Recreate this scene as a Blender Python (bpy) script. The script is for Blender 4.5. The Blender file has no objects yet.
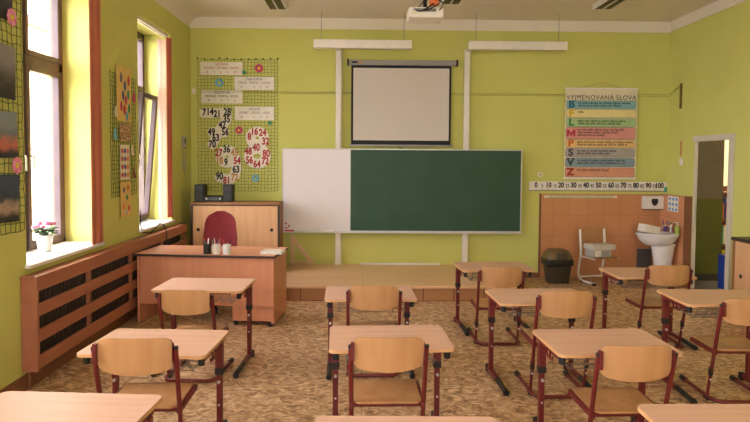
import bpy, bmesh, math, random
from mathutils import Vector, Matrix, Euler
random.seed(7)
PI = math.pi
S = bpy.context.scene
COL = S.collection

# ------------------------------------------------------------------ camera, world, sun, exposure
CAM_H = 1.65
cam_d = bpy.data.cameras.new('camera'); cam = bpy.data.objects.new('camera', cam_d); COL.objects.link(cam)
R_ = Vector((0.99978173, -0.01988954, 0.00639523)); F_ = Vector((0.0201523, 0.99882607, -0.04404955)); U_ = R_.cross(F_)
m = Matrix((R_, U_, -F_)).transposed().to_4x4(); m.translation = Vector((0, 0, CAM_H)); cam.matrix_world = m
cam_d.sensor_width = 36; cam_d.lens = 36 * 611.0 / 750; cam_d.shift_y = -23.6 / 750; cam_d.clip_start = .05; cam_d.clip_end = 200
S.camera = cam

W = bpy.data.worlds.new('overcast_sky'); S.world = W; W.use_nodes = True
bg = W.node_tree.nodes['Background']; bg.inputs[0].default_value = (1.0, .965, 1.03, 1); bg.inputs[1].default_value = 6.6

sun_d = bpy.data.lights.new('sun', 'SUN'); sun = bpy.data.objects.new('sun', sun_d); COL.objects.link(sun)
sun_d.energy = 9; sun_d.angle = math.radians(1.5); sun_d.color = (1, .95, .85)
sun.rotation_euler = Vector((-.75, .25, -.9)).to_track_quat('-Z', 'Y').to_euler()

S.view_settings.view_transform = 'Standard'; S.view_settings.look = 'None'
S.view_settings.exposure = 1.28; S.view_settings.gamma = 1.0; S.view_settings.use_curve_mapping = False

XL, XR, YB, YF, ZC = -2.40, 4.32, 8.60, -2.60, 3.62          # room: left, right, board wall, wall behind, ceiling
WIN = [(4.39, 5.62), (6.60, 7.72), (2.20, 3.43), (0.0, 1.23), (-2.2, -0.97)]
for i, (a, b) in enumerate(WIN):                               # portals: help the daylight find the windows
    ld = bpy.data.lights.new('window_portal', 'AREA'); lo = bpy.data.objects.new('window_portal', ld); COL.objects.link(lo)
    ld.shape = 'RECTANGLE'; ld.size = 2.4; ld.size_y = b - a + .1; ld.cycles.is_portal = True
    lo.location = (-2.86, (a + b) / 2, 2.04); lo.rotation_euler = (0, -PI / 2, 0)

FILL_WIN = [(-1.7, -.4), (.7, 2.0)]                      # unseen windows added behind the camera to even out the room light
for a, b in FILL_WIN:
    ld = bpy.data.lights.new('window_portal', 'AREA'); lo = bpy.data.objects.new('window_portal', ld); COL.objects.link(lo)
    ld.shape = 'RECTANGLE'; ld.size = b - a; ld.size_y = 2.4; ld.cycles.is_portal = True
    lo.location = ((a + b) / 2, YF - .22, 2.04); lo.rotation_euler = (PI / 2, 0, 0)

# ------------------------------------------------------------------ materials
def srgb(*c):
    return tuple((x / 255 / 12.92 if x / 255 <= .04045 else ((x / 255 + .055) / 1.055) ** 2.4) for x in c) + (1,)

def mat(name, c, rough=.5, c2=None, scale=(1, 1, 1), ns=8, metal=0, bump=0, spec=.5, detail=3, lo=.35, hi=.65):
    M = bpy.data.materials.new(name); M.use_nodes = True; nt = M.node_tree; N = nt.nodes; L = nt.links
    b = N['Principled BSDF']; b.inputs['Base Color'].default_value = srgb(*c); b.inputs['Roughness'].default_value = rough
    b.inputs['Metallic'].default_value = metal; b.inputs['Specular IOR Level'].default_value = spec
    tc = N.new('ShaderNodeTexCoord'); mp = N.new('ShaderNodeMapping'); mp.inputs['Scale'].default_value = scale
    no = N.new('ShaderNodeTexNoise'); no.inputs['Scale'].default_value = ns; no.inputs['Detail'].default_value = detail
    L.new(tc.outputs['Object'], mp.inputs[0]); L.new(mp.outputs[0], no.inputs['Vector'])
    rp = N.new('ShaderNodeValToRGB'); rp.color_ramp.elements[0].position = lo; rp.color_ramp.elements[1].position = hi
    rp.color_ramp.elements[0].color = srgb(*c); rp.color_ramp.elements[1].color = srgb(*(c2 or [min(255, x * 1.04) for x in c]))
    L.new(no.outputs['Fac'], rp.inputs[0]); L.new(rp.outputs[0], b.inputs['Base Color'])
    if bump:
        bp = N.new('ShaderNodeBump'); bp.inputs['Strength'].default_value = bump; bp.inputs['Distance'].default_value = .01
        L.new(no.outputs['Fac'], bp.inputs['Height']); L.new(bp.outputs[0], b.inputs['Normal'])
    return M

def wood(name, c, c2, rough=.4, axis='x', ns=6, stretch=14, spec=.4):
    s = {'x': (1, stretch, stretch), 'y': (stretch, 1, stretch), 'z': (stretch, stretch, 1)}[axis]
    return mat(name, c, rough, c2, s, ns / 3, spec=spec, detail=4, lo=.3, hi=.7)

M_wall = mat('yellow_green_paint', (206, 206, 116), .85, (210, 210, 121), (1, 1, 1), 1.5, spec=.2)
M_white = mat('white_ceiling_paint', (234, 224, 210), .9, (236, 227, 213), spec=.2)
M_grey_wall = mat('grey_corridor_paint', (112, 104, 90), .8)
M_green_wall = mat('olive_corridor_paint', (90, 94, 32), .7)
M_cream = mat('cream_paint', (225, 215, 190), .8)
M_desk = wood('beech_laminate', (218, 176, 150), (208, 165, 138), .42, 'x', 6, 16)
M_edge = mat('desk_edge_wood', (214, 166, 116), .45, (202, 152, 102))
M_ply = wood('beech_plywood', (198, 149, 100), (178, 129, 84), .38, 'z', 4, 9, .5)
M_red = mat('dark_red_enamel', (102, 27, 27), .4, spec=.5)
M_black = mat('black_plastic', (22, 21, 22), .45)
M_steel = mat('steel', (190, 190, 190), .3, metal=1)
M_bolt = mat('bright_bolt', (210, 210, 205), .35, metal=.7)
M_wire = mat('basket_wire', (150, 148, 145), .4, metal=.8)
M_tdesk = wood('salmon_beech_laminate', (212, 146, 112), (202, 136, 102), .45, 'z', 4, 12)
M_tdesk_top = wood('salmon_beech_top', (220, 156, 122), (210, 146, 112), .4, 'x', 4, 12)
M_dark_edge = mat('dark_edge_band', (58, 42, 36), .5)
M_rad = wood('radiator_cover_wood', (178, 116, 88), (166, 104, 78), .45, 'y', 4, 10)
M_rad_dark = mat('radiator_metal', (62, 52, 46), .7)
M_cab = wood('cabinet_beech', (222, 176, 132), (210, 162, 118), .45, 'z', 4, 12)
M_cab_side = wood('cabinet_side_wood', (156, 108, 70), (140, 94, 60), .5, 'z', 4, 12)
M_pod = wood('podium_planks', (238, 194, 154), (224, 178, 138), .3, 'x', 5, 16)
M_pod_r = wood('podium_riser_wood', (160, 100, 62), (140, 84, 50), .5, 'x', 5, 10)
M_base = mat('brown_baseboard', (128, 82, 56), .5)
M_alu = mat('aluminium_frame', (196, 194, 190), .4, metal=.3)
M_wboard = mat('whiteboard_surface', (228, 220, 222), .35, (229, 221, 223))
M_gboard = mat('green_chalkboard', (32, 70, 48), .55, (38, 78, 55), (1, 1, 1), 2.5)
M_screen = mat('projection_fabric', (212, 203, 194), .9, (213, 204, 195))
M_screen_b = mat('screen_black_border', (26, 26, 28), .7)
M_grey = mat('grey_casing', (150, 146, 140), .5)
M_offw = mat('off_white_enamel', (228, 222, 212), .4)
M_cer = mat('white_ceramic', (226, 226, 226), .15, spec=.6)
M_frame = mat('brown_window_frame', (88, 68, 68), .45, (80, 61, 61))
M_sill = mat('white_window_sill', (232, 230, 228), .3)
M_curt = mat('terracotta_curtain', (196, 118, 90), .85, (188, 108, 82), (30, 30, 1), 2)
M_maroon = mat('maroon_fabric', (142, 50, 62), .9, (150, 58, 68), (1, 1, 1), 60)
M_bin = mat('dark_brown_plastic', (62, 52, 42), .5)
M_binlid = mat('bronze_plastic', (104, 84, 56), .4)
M_leaf = mat('leaf_green', (70, 100, 60), .5, (50, 80, 46), ns=20)
M_pink = mat('pink_petals', (222, 110, 160), .6, (240, 170, 200), ns=20)
M_paper = mat('white_paper', (228, 222, 212), .8)
M_ppaper = mat('cream_paper', (222, 212, 184), .8)
M_net = mat('green_net_cord', (58, 92, 48), .8)
M_txt = mat('black_ink', (34, 32, 34), .7)
M_txtr = mat('red_ink', (176, 44, 48), .7)
M_txto = mat('ochre_ink', (196, 140, 80), .7)
M_txtp = mat('violet_grey_ink', (110, 96, 130), .7)
M_blue = mat('blue_plastic', (28, 62, 160), .4)
M_cyan = mat('light_blue_paper', (110, 176, 204), .7)
M_teal = mat('teal_paper', (60, 150, 110), .7)
M_yel = mat('yellow_paper', (232, 206, 70), .7)
M_redp = mat('red_paper', (200, 60, 70), .7)
M_orange = mat('orange_plastic', (220, 110, 50), .5)
M_facade = mat('cream_facade', (236, 214, 160), .9, (240, 220, 170))
M_facband = mat('pale_facade_moulding', (240, 226, 190), .9)
M_ground = mat('street_asphalt', (140, 136, 130), .9)

def tile_mat(name, c1, c2, mortar, bw, bh, off=0.0, ms=.012, rough=.35, vec='xz', bump=.2):
    M = bpy.data.materials.new(name); M.use_nodes = True; N = M.node_tree.nodes; L = M.node_tree.links
    b = N['Principled BSDF']; b.inputs['Roughness'].default_value = rough; b.inputs['Specular IOR Level'].default_value = .35
    tc = N.new('ShaderNodeTexCoord'); sp = N.new('ShaderNodeSeparateXYZ'); cb = N.new('ShaderNodeCombineXYZ')
    L.new(tc.outputs['Object'], sp.inputs[0])
    L.new(sp.outputs[vec[0].upper()], cb.inputs[0]); L.new(sp.outputs[vec[1].upper()], cb.inputs[1])
    br = N.new('ShaderNodeTexBrick'); br.inputs['Scale'].default_value = 1; br.offset = off; br.squash = 1
    br.inputs['Color1'].default_value = srgb(*c1); br.inputs['Color2'].default_value = srgb(*c2); br.inputs['Mortar'].default_value = srgb(*mortar)
    br.inputs['Mortar Size'].default_value = ms; br.inputs['Brick Width'].default_value = bw; br.inputs['Row Height'].default_value = bh
    br.inputs['Mortar Smooth'].default_value = .2
    L.new(cb.outputs[0], br.inputs['Vector']); L.new(br.outputs[0], b.inputs['Base Color'])
    return M
M_tile = tile_mat('orange_wall_tiles', (206, 146, 102), (200, 140, 96), (184, 126, 88), .245, .298, ms=.0035)
M_tile_side = tile_mat('orange_wall_tiles_side', (216, 154, 112), (210, 148, 106), (192, 132, 96), .245, .298, ms=.0035, vec='yz')
M_roof = tile_mat('red_roof_tiles', (190, 80, 60), (170, 66, 50), (110, 50, 40), .3, .35, off=.5, ms=.03, rough=.8, vec='yz')
M_riser = tile_mat('riser_boards', (188, 136, 96), (174, 122, 84), (110, 72, 48), .36, 1.0, ms=.006, vec='xz')

def floor_mat():
    M = bpy.data.materials.new('mottled_brown_linoleum'); M.use_nodes = True; N = M.node_tree.nodes; L = M.node_tree.links
    b = N['Principled BSDF']; b.inputs['Roughness'].default_value = .5; b.inputs['Specular IOR Level'].default_value = .35
    tc = N.new('ShaderNodeTexCoord')
    n0 = N.new('ShaderNodeTexNoise'); n0.inputs['Scale'].default_value = 9; n0.inputs['Detail'].default_value = 2
    L.new(tc.outputs['Object'], n0.inputs['Vector'])
    mx = N.new('ShaderNodeVectorMath'); mx.operation = 'MULTIPLY_ADD'; mx.inputs[1].default_value = (.22, .22, .0)
    L.new(n0.outputs['Color'], mx.inputs[0]); L.new(tc.outputs['Object'], mx.inputs[2])
    mp = N.new('ShaderNodeMapping'); mp.inputs['Rotation'].default_value = (0, 0, .75); mp.inputs['Scale'].default_value = (15, 27, 1)
    L.new(mx.outputs[0], mp.inputs[0])
    n1 = N.new('ShaderNodeTexNoise'); n1.inputs['Scale'].default_value = 1.0; n1.inputs['Detail'].default_value = 3; n1.inputs['Roughness'].default_value = .6
    L.new(mp.outputs[0], n1.inputs['Vector'])
    rp = N.new('ShaderNodeValToRGB'); e = rp.color_ramp.elements
    e[0].position = .36; e[0].color = srgb(136, 100, 70); e[1].position = .66; e[1].color = srgb(228, 196, 158)
    q = rp.color_ramp.elements.new(.46); q.color = srgb(178, 138, 98); q = rp.color_ramp.elements.new(.54); q.color = srgb(204, 168, 126)
    L.new(n1.outputs['Fac'], rp.inputs[0])
    br = N.new('ShaderNodeTexBrick'); br.offset = 0; br.inputs['Scale'].default_value = 1; br.inputs['Brick Width'].default_value = 1.5; br.inputs['Row Height'].default_value = 20
    br.inputs['Mortar Size'].default_value = .004; br.inputs['Color1'].default_value = (1, 1, 1, 1); br.inputs['Color2'].default_value = (1, 1, 1, 1); br.inputs['Mortar'].default_value = (.6, .55, .5, 1)
    L.new(tc.outputs['Object'], br.inputs['Vector'])
    mu = N.new('ShaderNodeMix'); mu.data_type = 'RGBA'; mu.blend_type = 'MULTIPLY'; mu.inputs[0].default_value = 1
    L.new(rp.outputs[0], mu.inputs[6]); L.new(br.outputs[0], mu.inputs[7]); L.new(mu.outputs[2], b.inputs['Base Color'])
    return M
M_floor = floor_mat()

def plank_mat():
    M = M_pod; N = M.node_tree.nodes; L = M.node_tree.links
    b = N['Principled BSDF']; src = b.inputs['Base Color'].links[0].from_socket
    tc = N.new('ShaderNodeTexCoord'); br = N.new('ShaderNodeTexBrick'); br.offset = .4; br.inputs['Scale'].default_value = 1
    br.inputs['Brick Width'].default_value = 2.4; br.inputs['Row Height'].default_value = .12; br.inputs['Mortar Size'].default_value = .004
    br.inputs['Color1'].default_value = (1, 1, 1, 1); br.inputs['Color2'].default_value = (.92, .9, .87, 1); br.inputs['Mortar'].default_value = (.45, .35, .28, 1)
    L.new(tc.outputs['Object'], br.inputs['Vector'])
    mu = N.new('ShaderNodeMix'); mu.data_type = 'RGBA'; mu.blend_type = 'MULTIPLY'; mu.inputs[0].default_value = 1
    L.new(src, mu.inputs[6]); L.new(br.outputs[0], mu.inputs[7]); L.new(mu.outputs[2], b.inputs['Base Color'])
plank_mat()

def glass_mat():
    M = bpy.data.materials.new('window_glass'); M.use_nodes = True; N = M.node_tree.nodes; L = M.node_tree.links
    N.remove(N['Principled BSDF']); o = N['Material Output']
    t = N.new('ShaderNodeBsdfTransparent'); g = N.new('ShaderNodeBsdfGlossy'); g.inputs['Roughness'].default_value = .02
    mx = N.new('ShaderNodeMixShader'); mx.inputs[0].default_value = .06
    L.new(t.outputs[0], mx.inputs[1]); L.new(g.outputs[0], mx.inputs[2]); L.new(mx.outputs[0], o.inputs[0]); return M
M_glass = glass_mat()

def cloth_mat(name, c, tr):
    M = bpy.data.materials.new(name); M.use_nodes = True; N = M.node_tree.nodes; L = M.node_tree.links
    N.remove(N['Principled BSDF']); o = N['Material Output']
    d = N.new('ShaderNodeBsdfDiffuse'); d.inputs[0].default_value = srgb(*c); t = N.new('ShaderNodeBsdfTranslucent'); t.inputs[0].default_value = srgb(*c)
    mx = N.new('ShaderNodeMixShader'); mx.inputs[0].default_value = tr
    L.new(d.outputs[0], mx.inputs[1]); L.new(t.outputs[0], mx.inputs[2]); L.new(mx.outputs[0], o.inputs[0]); return M
M_sheer = cloth_mat('sheer_pink_curtain', (250, 232, 230), .7)

def photo_mat(name, sky, mid, low):
    M = bpy.data.materials.new(name); M.use_nodes = True; N = M.node_tree.nodes; L = M.node_tree.links
    b = N['Principled BSDF']; b.inputs['Roughness'].default_value = .35
    tc = N.new('ShaderNodeTexCoord'); n = N.new('ShaderNodeTexNoise'); n.inputs['Scale'].default_value = 5; n.inputs['Detail'].default_value = 4
    sp = N.new('ShaderNodeSeparateXYZ'); L.new(tc.outputs['Generated'], n.inputs['Vector']); L.new(tc.outputs['Generated'], sp.inputs[0])
    ad = N.new('ShaderNodeMath'); ad.operation = 'MULTIPLY_ADD'; ad.inputs[1].default_value = .6; L.new(n.outputs['Fac'], ad.inputs[0]); L.new(sp.outputs['Z'], ad.inputs[2])
    rp = N.new('ShaderNodeValToRGB'); e = rp.color_ramp.elements
    e[0].position = .35; e[0].color = srgb(*low); e[1].position = 1.1; e[1].color = srgb(*sky); q = e.new(.62); q.color = srgb(*mid); q = e.new(.8); q.color = srgb(*[x * .8 for x in sky])
    L.new(ad.outputs[0], rp.inputs[0]); L.new(rp.outputs[0], b.inputs['Base Color']); return M

# ------------------------------------------------------------------ mesh helpers
class MB:
    def __init__(s): s.bm = bmesh.new()
    def box(s, x0, y0, z0, x1, y1, z1, bev=0, rot=None, seg=2):
        g = bmesh.ops.create_cube(s.bm, size=1)['verts']
        c = Vector(((x0 + x1) / 2, (y0 + y1) / 2, (z0 + z1) / 2))
        for v in g: v.co = Vector((v.co.x * abs(x1 - x0), v.co.y * abs(y1 - y0), v.co.z * abs(z1 - z0)))
        if bev:
            ed = list({e for v in g for e in v.link_edges})
            r = bmesh.ops.bevel(s.bm, geom=ed, offset=bev, segments=seg, affect='EDGES', profile=.5)
            g = list({v for f in r['faces'] for v in f.verts} | {v for v in g if v.is_valid})
        for v in g:
            if rot is not None: v.co = rot @ v.co
            v.co += c
        return s
    def cyl(s, p0, p1, r0, r1=None, n=16, caps=True):
        r1 = r0 if r1 is None else r1
        p0, p1 = Vector(p0), Vector(p1); d = p1 - p0
        q = d.to_track_quat('Z', 'Y').to_matrix()
        a = [s.bm.verts.new(p0 + q @ Vector((r0 * math.cos(2 * PI * i / n), r0 * math.sin(2 * PI * i / n), 0))) for i in range(n)]
        b = [s.bm.verts.new(p1 + q @ Vector((r1 * math.cos(2 * PI * i / n), r1 * math.sin(2 * PI * i / n), 0))) for i in range(n)]
        for i in range(n): s.bm.faces.new((a[i], a[(i + 1) % n], b[(i + 1) % n], b[i]))
        if caps: s.bm.faces.new(a[::-1]); s.bm.faces.new(b)
        return s
    def tube(s, pts, r, n=8, flat=1.0):
        P = [Vector(p) for p in pts]; rings = []; up = None
        for i, p in enumerate(P):
            t = (P[min(i + 1, len(P) - 1)] - P[max(i - 1, 0)]).normalized()
            if up is None:
                up = Vector((0, 0, 1)) if abs(t.z) < .9 else Vector((0, 1, 0))
            sx = t.cross(up).normalized(); up = sx.cross(t).normalized()
            rr = r[i] if isinstance(r, (list, tuple)) else r
            rings.append([s.bm.verts.new(p + sx * rr * math.cos(2 * PI * k / n) + up * rr * flat * math.sin(2 * PI * k / n)) for k in range(n)])
        for a, b in zip(rings, rings[1:]):
            for k in range(n): s.bm.faces.new((a[k], a[(k + 1) % n], b[(k + 1) % n], b[k]))
        s.bm.faces.new(rings[0][::-1]); s.bm.faces.new(rings[-1]); return s
    def lathe(s, prof, c=(0, 0, 0), n=24, sx=1, sy=1):
        rings = [[s.bm.verts.new((c[0] + r * sx * math.cos(2 * PI * k / n), c[1] + r * sy * math.sin(2 * PI * k / n), c[2] + z)) for k in range(n)] for r, z in prof]
        for a, b in zip(rings, rings[1:]):
            for k in range(n): s.bm.faces.new((a[k], a[(k + 1) % n], b[(k + 1) % n], b[k]))
        s.bm.faces.new(rings[0][::-1]); s.bm.faces.new(rings[-1]); return s
    def prism(s, poly, lo, hi, axis='z'):
        # poly: 2D outline; axis: extrusion axis
        def P(u, v, w):
            return {'z': (u, v, w), 'y': (u, w, v), 'x': (w, u, v)}[axis]
        a = [s.bm.verts.new(P(u, v, lo)) for u, v in poly]; b = [s.bm.verts.new(P(u, v, hi)) for u, v in poly]
        n = len(poly)
        for i in range(n): s.bm.faces.new((a[i], a[(i + 1) % n], b[(i + 1) % n], b[i]))
        s.bm.faces.new(a[::-1]); s.bm.faces.new(b); return s
    def ball(s, c, r, sx=1, sy=1, sz=1, n=12):
        g = bmesh.ops.create_uvsphere(s.bm, u_segments=n, v_segments=max(6, n // 2), radius=r)['verts']
        for v in g: v.co = Vector((v.co.x * sx + c[0], v.co.y * sy + c[1], v.co.z * sz + c[2]))
        return s
    def build(s, name, material, parent=None, smooth=False, loc=None, rotz=0):
        bmesh.ops.recalc_face_normals(s.bm, faces=s.bm.faces)
        me = bpy.data.meshes.new(name); s.bm.to_mesh(me); s.bm.free()
        if smooth:
            for p in me.polygons: p.use_smooth = True
            try: me.set_sharp_from_angle(angle=math.radians(40))
            except Exception: pass
        me.materials.append(material)
        o = bpy.data.objects.new(name, me); COL.objects.link(o)
        if parent is not None: o.parent = parent
        if loc is not None: o.location = loc
        if rotz: o.rotation_euler = (0, 0, rotz)
        return o

def islands(s, name, material, parent=None, smooth=False):
    # one object per loose piece of the mesh
    bm = s.bm; bm.verts.ensure_lookup_table(); seen = set(); out = []
    for v in list(bm.verts):
        if v in seen: continue
        st = [v]; seen.add(v); isl = []
        while st:
            q = st.pop(); isl.append(q)
            for e in q.link_edges:
                w = e.other_vert(q)
                if w not in seen: seen.add(w); st.append(w)
        n = MB(); mp = {q: n.bm.verts.new(q.co) for q in isl}
        for f in {f for q in isl for f in q.link_faces}: n.bm.faces.new([mp[q] for q in f.verts])
        out.append(n.build(name, material, parent, smooth))
    bm.free(); return out
MB.parts = islands

def tag(o, label, cat, group=None):
    o['label'] = label; o['category'] = cat
    if group: o['group'] = group
    return o
def thing(name, label, cat, loc=(0, 0, 0), rotz=0, group=None):
    o = bpy.data.objects.new(name, None); COL.objects.link(o); o.location = loc; o.rotation_euler = (0, 0, rotz)
    o.empty_display_size = .1
    return tag(o, label, cat, group)
def struct(o): o['kind'] = 'structure'; return o
def rrect(w, d, r, n=5, cx=0, cy=0):
    out = []
    for qx, qy, a0 in ((1, 1, 0), (-1, 1, 90), (-1, -1, 180), (1, -1, 270)):
        for i in range(n + 1):
            a = math.radians(a0 + 90 * i / n)
            out.append((cx + qx * (w / 2 - r) + r * math.cos(a), cy + qy * (d / 2 - r) + r * math.sin(a)))
    return out
def text_mesh(body, size, bold=0, align='CENTER', ext=.0006, sx=1.0, spc=1.0):
    cu = bpy.data.curves.new('lettering', 'FONT'); cu.body = body; cu.size = size; cu.align_x = align; cu.align_y = 'CENTER'
    cu.extrude = ext; cu.offset = bold; cu.resolution_u = 3; cu.space_line = .92; cu.space_character = spc
    o = bpy.data.objects.new('lettering', cu); COL.objects.link(o)
    dg = bpy.context.evaluated_depsgraph_get(); me = bpy.data.meshes.new_from_object(o.evaluated_get(dg))
    bpy.data.objects.remove(o); bpy.data.curves.remove(cu)
    if sx != 1.0:
        for v in me.vertices: v.co.x *= sx
    return me
def text(body, size, loc, material, parent=None, name='lettering', face='-y', bold=0, align='CENTER', roll=0, sx=1.0, spc=1.0):
    me = text_mesh(body, size, bold, align, sx=sx, spc=spc); me.materials.clear(); me.materials.append(material)
    o = bpy.data.objects.new(name, me); COL.objects.link(o); o.location = loc
    o.rotation_euler = {'-y': (PI / 2, roll, 0), '+x': (PI / 2, roll, PI / 2), '-x': (PI / 2, roll, -PI / 2)}[face]
    if parent is not None: o.parent = parent
    return o

# ------------------------------------------------------------------ room shell
struct(MB().box(XL - .4, YF - .2, -.2, XR + .0, YB + .2, 0).build('floor', M_floor))
struct(MB().box(XL - .6, YF - .3, ZC, XR + 2.6, YB + 2.6, ZC + .3).build('ceiling', M_white))
struct(MB().box(XL - .45, YB, 0, XR + .2, YB + .2, ZC).build('wall_back', M_wall))
fw = MB(); fw.box(XL - .45, YF - .2, 0, XR + .2, YF, .86); fw.box(XL - .45, YF - .2, 3.2, XR + .2, YF, ZC); px_ = XL - .45
for a, b in FILL_WIN + [(XR + .2, None)]: fw.box(px_, YF - .2, .86, a, YF, 3.2); px_ = b
struct(fw.build('wall_front', M_wall))
# left wall with five window openings, splayed reveals
lw = MB()
SILL, HEAD, XO = .86, 3.20, -2.88
edges = sorted(WIN)
prev = YF; 
lw.box(XO, YF, 0, XL, YB, SILL); lw.box(XO, YF, HEAD, XL, YB, ZC)
for i, (a, b) in enumerate(edges + [(YB, None)]):
    a_out = a - (.05 if b else 0); p_out = prev + (.06 if i else 0)
    lw.prism([(XL, prev), (XL, a), (-2.72, a_out), (XO, a_out), (XO, p_out), (-2.72, p_out)], SILL, HEAD)
    prev = b
struct(lw.build('wall_left', M_wall))
# right wall with doorway
D0, D1, DH = 7.07, 7.885, 1.95
rw = MB(); rw.box(XR, YF, 0, XR + .045, D0, ZC); rw.box(XR, D1, 0, XR + .045, YB, ZC); rw.box(XR, D0, DH, XR + .045, D1, ZC)
struct(rw.build('wall_right', M_wall))
# cove / white bands under the ceiling
cv = MB(); n = 6
prof = [(XL, ZC)] + [(XL, 3.47)] + [(XL + .15 - .15 * math.cos(t * PI / 2 / n), 3.47 + .15 * math.sin(t * PI / 2 / n)) for t in range(1, n + 1)]
cv.prism(prof, YF, YB, 'y'); 
struct(cv.build('trim_1', M_white, smooth=True))
struct(MB().box(XL, YB - .012, 3.47, XR, YB, ZC).build('trim_2', M_white))
struct(MB().box(XR - .012, YF, 3.48, XR, YB - .012, ZC).build('trim_3', M_white))
struct(MB().box(XL, YF, 0, XL + .018, YB, .11).build('baseboard_left', M_base))
struct(MB().box(XR - .018, YF, 0, XR, D0 - .06, .1).build('baseboard_right', M_base))
struct(MB().box(1.90, YB - .018, 0, 2.53, YB, .07).build('baseboard_back', M_base))
# tiled splash wall (back) and tiled box-out on the right
struct(MB().box(2.53, YB - .012, 0, 4.232, YB, 1.195).build('trim_4', M_tile))
struct(MB().box(4.23, 7.93, 0, XR, YB - .013, 1.20).build('trim_5', M_tile_side))
struct(MB().box(2.505, YB - .014, 0, 2.53, YB, 1.2).box(4.225, 7.905, 0, XR, 7.93, 1.205).build('trim_6', M_base))
# podium
struct(MB().box(-1.03, 7.12, .0, 1.88, YB - .001, .15).build('trim_7', M_riser))
struct(MB().box(-1.03, 7.09, .15, 1.89, YB - .001, .18, bev=.004).build('trim_8', M_pod))

# doorway frame
dr = bpy.data.objects.new('door_1', None); COL.objects.link(dr); struct(dr)
MB().box(XR - .004, D1 - .02, 0, XR + .035, D1 - .001, DH).box(XR - .03, D0, 0, XR + .045, D0 + .03, DH).box(XR - .03, D0, DH - .03, XR + .045, D1, DH)\
    .box(XR - .03, D0 - .05, 0, XR - .001, D0, DH + .04).box(XR - .03, D0, DH, XR - .001, D1, DH + .04).build('door_frame', mat('aged_white_enamel', (204, 198, 182), .5), dr)
MB().box(XR + .01, D1 - .036, .82, XR + .025, D1 - .03, 1.08).build('strike_plate', M_steel, dr)
# corridor beyond
struct(MB().box(XR, 6.2, -.2, XR + 2.6, 10.6, 0.0).build('floor_corridor', mat('grey_corridor_floor', (110, 106, 98), .5)))
cw = MB().box(XR + .045, 8.40, 1.15, 5.02, 8.5, ZC).build('wall_corridor', M_grey_wall); struct(cw)
struct(MB().box(XR + .045, 8.40, .1, 5.02, 8.5, 1.15).build('wall_corridor_lower', M_green_wall))
struct(MB().box(XR + .045, 8.385, 0, 5.02, 8.5, .1).build('baseboard_corridor', mat('dark_skirting', (60, 58, 52), .6)))
struct(MB().box(XR + .2, 10.4, 0, XR + 2.6, 10.6, ZC).build('wall_corridor_end', M_cream))
struct(MB().box(XR + 2.4, 6.2, 0, XR + 2.6, 10.4, ZC).build('wall_corridor_right', M_cream))
struct(MB().box(XR + .045, 6.0, 0, XR + 2.6, 6.2, ZC).build('wall_corridor_front', M_cream))
cl = bpy.data.lights.new('corridor_fill_light', 'AREA'); clo = bpy.data.objects.new('corridor_fill_light', cl); COL.objects.link(clo)
cl.size = .5; cl.energy = 9; cl.color = (1, .93, .82); clo.location = (5.9, 9.4, 3.5)  # fill light added to brighten the room past the doorway, no fitting there
# windows
def window(i, a, b, tilt=False):
    w = bpy.data.objects.new('window_%d' % i, None); COL.objects.link(w); struct(w)
    a -= .05; b += .06; x0, x1 = -2.82, -2.745; mid = (a + b) / 2; TZ0, TZ1 = 2.42, 2.50
    f = MB(); f.box(x0, a, SILL, x1, a + .06, HEAD).box(x0, b - .06, SILL, x1, b, HEAD).box(x0, a, SILL, x1, b, SILL + .06)
    f.box(x0, a, HEAD - .06, x1, b, HEAD).box(x0, a, TZ0, x1, b, TZ1, bev=.006).box(x0, mid - .04, SILL, x1, mid + .04, HEAD)
    f.build('window_frame', M_frame, w)
    for k, (p, q) in enumerate(((a + .055, mid - .035), (mid + .035, b - .055))):
        for lo, hi, low in ((SILL + .05, TZ0 + .005, True), (TZ1 - .005, HEAD - .055, False)):
            t = .055 if low else .045; r = tilt and low and k == 1
            H = hi - lo
            s = MB(); s.box(-.03, p, 0, .03, p + t, H, bev=.006).box(-.03, q - t, 0, .03, q, H, bev=.006).box(-.03, p + t, 0, .03, q - t, t).box(-.03, p + t, H - t, .03, q - t, H)
            so = s.build('sash', M_frame, w, loc=(x1 - .015, 0, lo)); 
            g = MB().box(-.004, p + t, t, .004, q - t, H - t).build('pane', M_glass, so)
            if r: so.rotation_euler = (0, .085, 0); so.location = (x1 + .03, 0, lo + .01)
            if low:
                hy = p + t * .5 if k == 1 else q - t * .5
                MB().box(.03, hy - .014, H * .5 - .03, .04, hy + .014, H * .5 + .04, bev=.003).tube([(.04, hy, H * .5), (.065, hy, H * .5), (.068, hy, H * .5 - .02), (.068, hy, H * .5 - .12)], .009).build('handle', M_steel, so, True)
    # sill board
    MB().box(-2.74, a + .03, SILL, XL + .04, b - .05, SILL + .03, bev=.008).build('window_sill', M_sill, w)
    MB().box(XL - .10, a + .055, HEAD - .04, XL - .075, b - .06, HEAD - .0, bev=0).box(XL - .05, a + .055, HEAD - .04, XL - .03, b - .065, HEAD).parts('curtain_rail', M_offw, w)
for i, (a, b) in enumerate(WIN): window(i + 1, a, b, i == 1)
for i, (a, b) in enumerate(FILL_WIN):  # added windows, out of view, letting in fill light from behind the camera
    w = bpy.data.objects.new('window_%d' % (i + 6), None); COL.objects.link(w); struct(w); mid = (a + b) / 2
    MB().box(a, YF - .16, .86, a + .08, YF - .1, 3.2).box(b - .08, YF - .16, .86, b, YF - .1, 3.2).box(mid - .05, YF - .16, .86, mid + .05, YF - .1, 3.2).box(a, YF - .16, .86, b, YF - .1, .94).box(a, YF - .16, 3.12, b, YF - .1, 3.2).box(a, YF - .16, 2.4, b, YF - .1, 2.5).build('window_frame', M_frame, w)
    MB().box(a + .08, YF - .134, .94, b - .08, YF - .13, 3.12).build('pane', M_glass, w)
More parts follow.
